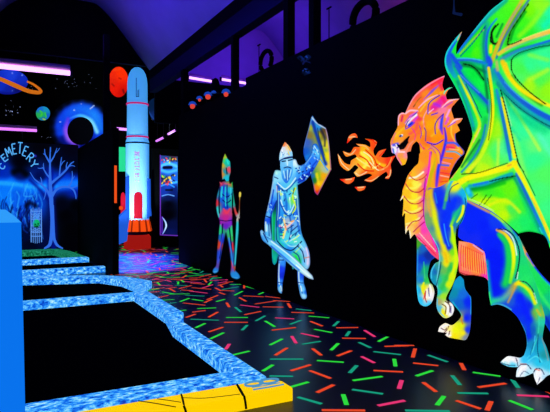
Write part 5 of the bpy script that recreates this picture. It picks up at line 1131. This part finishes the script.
wrap(134, 142.2, lambda fx, v: 218.3 + (192 + 4 * (1 - math.sqrt(max(0, 1 - (2 * fx - 1) ** 2))) - 218.3) * v, M['red'], 'hatch')['label'] = 'red arched hatch'
sb = Vector((RX, RY, 0)) + L * 0.42 - F * 0.22
link('booster', lathe([(0, z(192)), (0.05, z(193.5)), (0.07, z(197)), (0.07, z(214)), (0, z(214))], sb.x, sb.y, 16), M['red'], t)['label'] = 'red side booster'
# faint vertical lettering on the body (too small to read in the photograph) and the mark on the nose
bmt = bmesh.new()


def bar(px0, py0, px1, py1, mat_i, rr=1.105):
    tdep = RX * ST + RY * CT
    cpx = CX + FPX * (RX * CT - RY * ST) / tdep
    vs = []
    for px, py in ((px0, py0), (px1, py0), (px1, py1), (px0, py1)):
        a = math.asin(max(-1, min(1, (px - cpx) / FPX * tdep / (R * rr))))
        p = Vector((RX, RY, 0)) + (F * math.cos(a) - L * math.sin(a)) * R * rr
        p.z = z(py)
        vs.append(bmt.verts.new(p))
    bmt.faces.new(vs).material_index = mat_i


for i in range(9):
    y = 152.0 + i * 3.5
    bar(134.8, y, 135.4, y + 2.6, 0)
    bar(138.6, y, 139.2, y + 2.6, 0)
    bar(135.4, y + (0 if i % 2 else 1.0), 138.6, y + (0.6 if i % 2 else 1.6), 0)
    if i % 3 == 0:
        bar(135.4, y + 2.1, 138.6, y + 2.6, 0)
bmesh.ops.recalc_face_normals(bmt, faces=bmt.faces[:])
link('lettering', bmt, M['pinktext'], t)['label'] = 'pink vertical lettering'
bmt = bmesh.new()
bar(136.0, 80, 136.6, 99, 0, 0.965)
bar(137.6, 92, 138.2, 98.5, 0, 0.965)
bar(138.6, 91, 139.0, 98.5, 0, 0.965)
bar(136.6, 98, 139.0, 98.6, 0, 0.965)
bmesh.ops.recalc_face_normals(bmt, faces=bmt.faces[:])
link('nose_mark', bmt, M['navy'], t)

# ---- orange neon stick and green sign left of the rocket
P = on_y(10.74)
a, b = P(115.8, 165.5), P(115.8, 203)
t = empty('neon_light', (a.x, 10.76, (a.z + b.z) / 2), 'vertical orange neon stick on the end of the black partition', 'neon light')
link('neon_stick', tube([(a.x, 10.765, a.z), (a.x, 10.765, b.z)], 0.024), M['neon'], t)
link('back_plate', box(a.x - 0.04, a.x + 0.04, 10.785, 10.80, b.z - 0.05, a.z + 0.05), M['beam'], t)
kk = on_y(11.0)(121, 208)
t = empty('knob_lamp', kk, 'small orange ball lamp low on the partition side by the rocket', 'lamp')
link('ball', lathe([(0, kk.z + .04), (.03, kk.z + .03), (.042, kk.z), (.03, kk.z - .03), (0, kk.z - .04)], kk.x, kk.y, 14), M['neon'], t)
link('arm', tube([kk, (2.14, 11.0, kk.z)], 0.01, seg=6), M['metal'], t)
P = on_y(YB - 0.03)
p, q = P(118, 147), P(127, 171.5)
t = tag(link('wall_sign', box(p.x, q.x + 0.25, YB - 0.05, YB, q.z, p.z, bev=0.015), M['green']), 'bright green sign on the far wall partly behind the rocket', 'sign')

# ================================================================== mini golf holes
CZ = 0.12


def curb(label, poly, mat='curb', z1=CZ, group='blue sponged border curbs of the putting holes'):
    return tag(link('border_curb', prism(poly, 0, z1), M[mat]), label, 'curb', group)


curb('wide mottled blue curb along the near edge of the nearest putting hole', [(-1.9, 3.75), (1.86, 3.75), (1.70, 4.0), (-1.9, 4.0)])
curb('mottled blue curb on the right side of the nearest putting hole',
     [(1.863, 3.753), (1.86, 6.255), (1.79, 6.255), (1.69, 5.65), (1.703, 4.005)])
curb('mottled blue curb with a square end, right side beyond the nearest curb corner', [(1.793, 6.26), (2.0, 6.26), (1.99, 7.98), (1.77, 7.86)], z1=0.13)
curb('straight mottled blue curb at the back of the nearest putting hole', [(-1.9, 7.865), (1.765, 7.865), (1.985, 7.99), (1.80, 8.02), (-1.9, 8.02)])
curb('bent mottled blue curb around the pointed end of the second putting hole',
     [(1.81, 8.025), (1.995, 7.995), (2.06, 8.5), (2.31, 8.95), (2.03, 9.68), (1.65, 10.04), (1.6, 9.8), (1.88, 9.25), (1.95, 8.65)])
curb('straight mottled blue curb at the back of the second putting hole', [(1.595, 9.8), (1.645, 10.05), (0.38, 10.6), (-1.9, 11.0), (-1.9, 10.6), (0.36, 10.15)])
curb('mottled blue curb with a pink end at the front of the third putting hole', [(-1.9, 11.25), (1.96, 11.25), (1.96, 11.42), (-1.9, 11.42)])
curb('farthest straight mottled blue curb, in front of the green mossy curb', [(-1.9, 13.12), (1.92, 13.12), (1.9, 13.35), (-1.9, 13.35)])
curb('mossy green curb running back towards the partition at the far hole', [(1.62, 13.355), (1.9, 13.355), (1.72, 15.0), (1.6, 15.4), (1.35, 15.0)], 'moss')
curb('mossy green curb below the painted tree at the far end', [(-1.9, 15.1), (1.3, 15.1), (1.58, 15.42), (1.3, 15.6), (-1.9, 15.6)], 'moss', z1=0.14)
for poly, lb in (([(-1.9, 4.006), (1.695, 4.006), (1.685, 5.65), (1.785, 6.26), (1.765, 7.86), (-1.9, 7.86)], 'black felt green of the nearest putting hole'),
                 ([(-1.9, 8.03), (1.80, 8.03), (1.94, 8.65), (1.87, 9.24), (1.59, 9.79), (0.35, 10.14), (-1.9, 10.58)], 'black felt green of the second putting hole'),
                 ([(-1.9, 11.43), (1.95, 11.43), (1.91, 13.1), (-1.9, 13.1)], 'black felt green between the two straight far curbs'),
                 ([(-1.9, 13.36), (1.6, 13.36), (1.34, 15.0), (1.28, 15.09), (-1.9, 15.09)], 'black felt green in front of the mossy far curb')):
    tag(link('putting_green', prism(poly, 0.0, 0.012, 0), M['turf']), lb, 'putting green', 'black felt putting greens')

# ---- yellow block edge with the painted badge
t = empty('yellow_edging', (0.5, 3.6, 0), 'yellow painted block edging with black joints and blue badge at lower front', 'edging')
YZ = 0.10
link('edging_body', prism([(-1.9, 3.49), (1.95, 3.49), (1.95, 3.65), (1.86, 3.742), (-1.9, 3.742)], 0, YZ), M['yellow'], t)
TOP = on_z(YZ)


def topline(pts, w):
    link('joint_line', add_ribbon(bmesh.new(), pts, w, TOP, 0, sub=5), M['ink'], t)


topline([(181, 394), (182.5, 399), (184, 405.5)], [0.8, 1.1, 1.0])
topline([(236.7, 384.4), (240, 390), (243.5, 396)], [1.0, 1.4, 1.3])
topline([(138, 401.2), (155, 403.7), (176, 407.5)], 0.5)
topline([(157, 399.2), (168, 400.7), (181, 402.7)], 0.4)
topline([(182, 398), (205, 398.5), (240, 394.5)], 0.35)
FR = on_y(3.49)
for pl in ([(183.5, 405.3), (185, 409), (187, 416)], [(243.8, 395.2), (245.2, 402), (246, 409)]):
    link('joint_line', add_ribbon(bmesh.new(), pl, 1.2, FR, 0), M['ink'], t)
bm = bmesh.new()
for cx, cy, rx, ry in ((254, 384.2, 9, 2.1), (269, 381.6, 9.5, 2.1)):
    pts = [(cx + rx * math.cos(a), cy + ry * math.sin(a) - 0.12 * rx * math.cos(a)) for a in np.linspace(0, 2 * math.pi, 25)]
    add_ribbon(bm, pts, 1.1, TOP, 0.5, sub=1)
add_ribbon(bm, [(253, 390.2), (268, 387.8), (284, 384.8)], 0.8, TOP, 0.5)
add_ribbon(bm, [(252, 388), (266, 385.8), (280, 383.2)], 0.5, TOP, 0.5)
link('badge', bm, M['logo'], t)['label'] = 'blue painted badge of two ovals over two bars'

# ---- blue post at the left edge
t = empty('blue_pillar', (-0.3, 1.95, 0), 'bright blue square pillar with a bevelled cap at the left edge', 'pillar')
bm = box(-0.75, 0.066, 1.76, 2.3, 0, 1.428)
for v in bm.verts:
    if v.co.z < 0.1:
        v.co.x += 0.028 if v.co.x > 0 else -0.028
link('shaft', bm, M['post'], t)
bm = bmesh.new()
lo = [bm.verts.new(v) for v in ((-0.75, 1.76, 1.428), (0.066, 1.76, 1.428), (0.066, 2.3, 1.428), (-0.75, 2.3, 1.428))]
hi = [bm.verts.new(v) for v in ((-0.66, 1.86, 1.458), (0.03, 1.86, 1.458), (0.03, 2.2, 1.458), (-0.66, 2.2, 1.458))]
bm.faces.new(lo[::-1])
bm.faces.new(hi)
for i in range(4):
    bm.faces.new((lo[i], lo[(i + 1) % 4], hi[(i + 1) % 4], hi[i]))
link('cap', bm, M['posttop'], t)['label'] = 'paler blue bevelled cap'

# ================================================================== camera, light, world
cam = bpy.data.cameras.new('camera')
cam.sensor_width = 36
cam.lens = FPX / 550 * 36
cam.shift_y = -(206 - HY) / 550
co = bpy.data.objects.new('camera', cam)
COL.objects.link(co)
co.location = (0, 0, EYE)
co.rotation_euler = (math.pi / 2, 0, -TH)
SC.camera = co


def area(name, loc, target, size, sy, col, power):
    l = bpy.data.lights.new(name, 'AREA')
    l.shape = 'RECTANGLE'
    l.size, l.size_y = size, sy
    l.color = col
    l.energy = power
    o = bpy.data.objects.new(name, l)
    COL.objects.link(o)
    o.location = loc
    o.rotation_euler = target
    return o


def spot(name, loc, target, ang, col, power, blend=0.6, r=0.1):
    l = bpy.data.lights.new(name, 'SPOT')
    l.spot_size = math.radians(ang)
    l.spot_blend = blend
    l.color = col
    l.energy = power
    l.shadow_soft_size = r
    o = bpy.data.objects.new(name, l)
    COL.objects.link(o)
    o.location = loc
    o.rotation_euler = (Vector(target) - Vector(loc)).to_track_quat('-Z', 'Y').to_euler()
    return o


lamp_up = math.pi
area('uv_fill_vault', (1.6, 8.5, 4.6), (lamp_up, 0.35, 0), 0.3, 11, (0.085, 0.028, 1.0), 150)  # unseen violet light added to brighten the vault
area('uv_fill_vault_near', (0.5, 2.0, 4.6), (lamp_up, 0.3, 0), 0.3, 4, (0.42, 0.06, 0.9), 15)  # added light without a fixture, lifts the near vault
area('uv_lamp_right', (6.0, 13.6, 4.4), (lamp_up, 0, 0), 2.5, 0.2, (0.13, 0.022, 1.0), 45)
area('uv_fill_right_near', (6.6, 6.5, 4.2), (lamp_up, 0, 0), 0.3, 5, (0.62, 0.05, 0.56), 75)  # added magenta light for the next bay's ceiling, source unseen
area('uv_fill_hall', (2.9, 8.0, 4.7), (0, 0, 0), 0.3, 6, (0.02, 0.05, 1.0), 45)  # unseen blue light added for the floor's sheen
spot('rocket_fill', (2.9, 14.7, 0.5), (RX - 0.1, RY, 2.0), 62, (0.6, 0.9, 1.0), 520)  # added light, gives the rocket its paler lower body
spot('rocket_floor_lamp', (2.6, 11.4, 3.0), (2.66, 11.9, 0), 48, (0.03, 0.07, 1.0), 15000, 1.0)
spot('rocket_floor_lamp_far', (2.85, 14.0, 3.6), (2.85, 13.6, 0), 48, (0.03, 0.07, 1.0), 20000, 1.0)

w = bpy.data.worlds.new('dark_hall')
w.use_nodes = True
w.node_tree.nodes['Background'].inputs[0].default_value = (0.004, 0.004, 0.012, 1)
w.node_tree.nodes['Background'].inputs[1].default_value = 0.4
SC.world = w
vs = SC.view_settings
vs.view_transform = 'Standard'
vs.look = 'None'
vs.exposure = 0
vs.gamma = 1
vs.use_curve_mapping = False
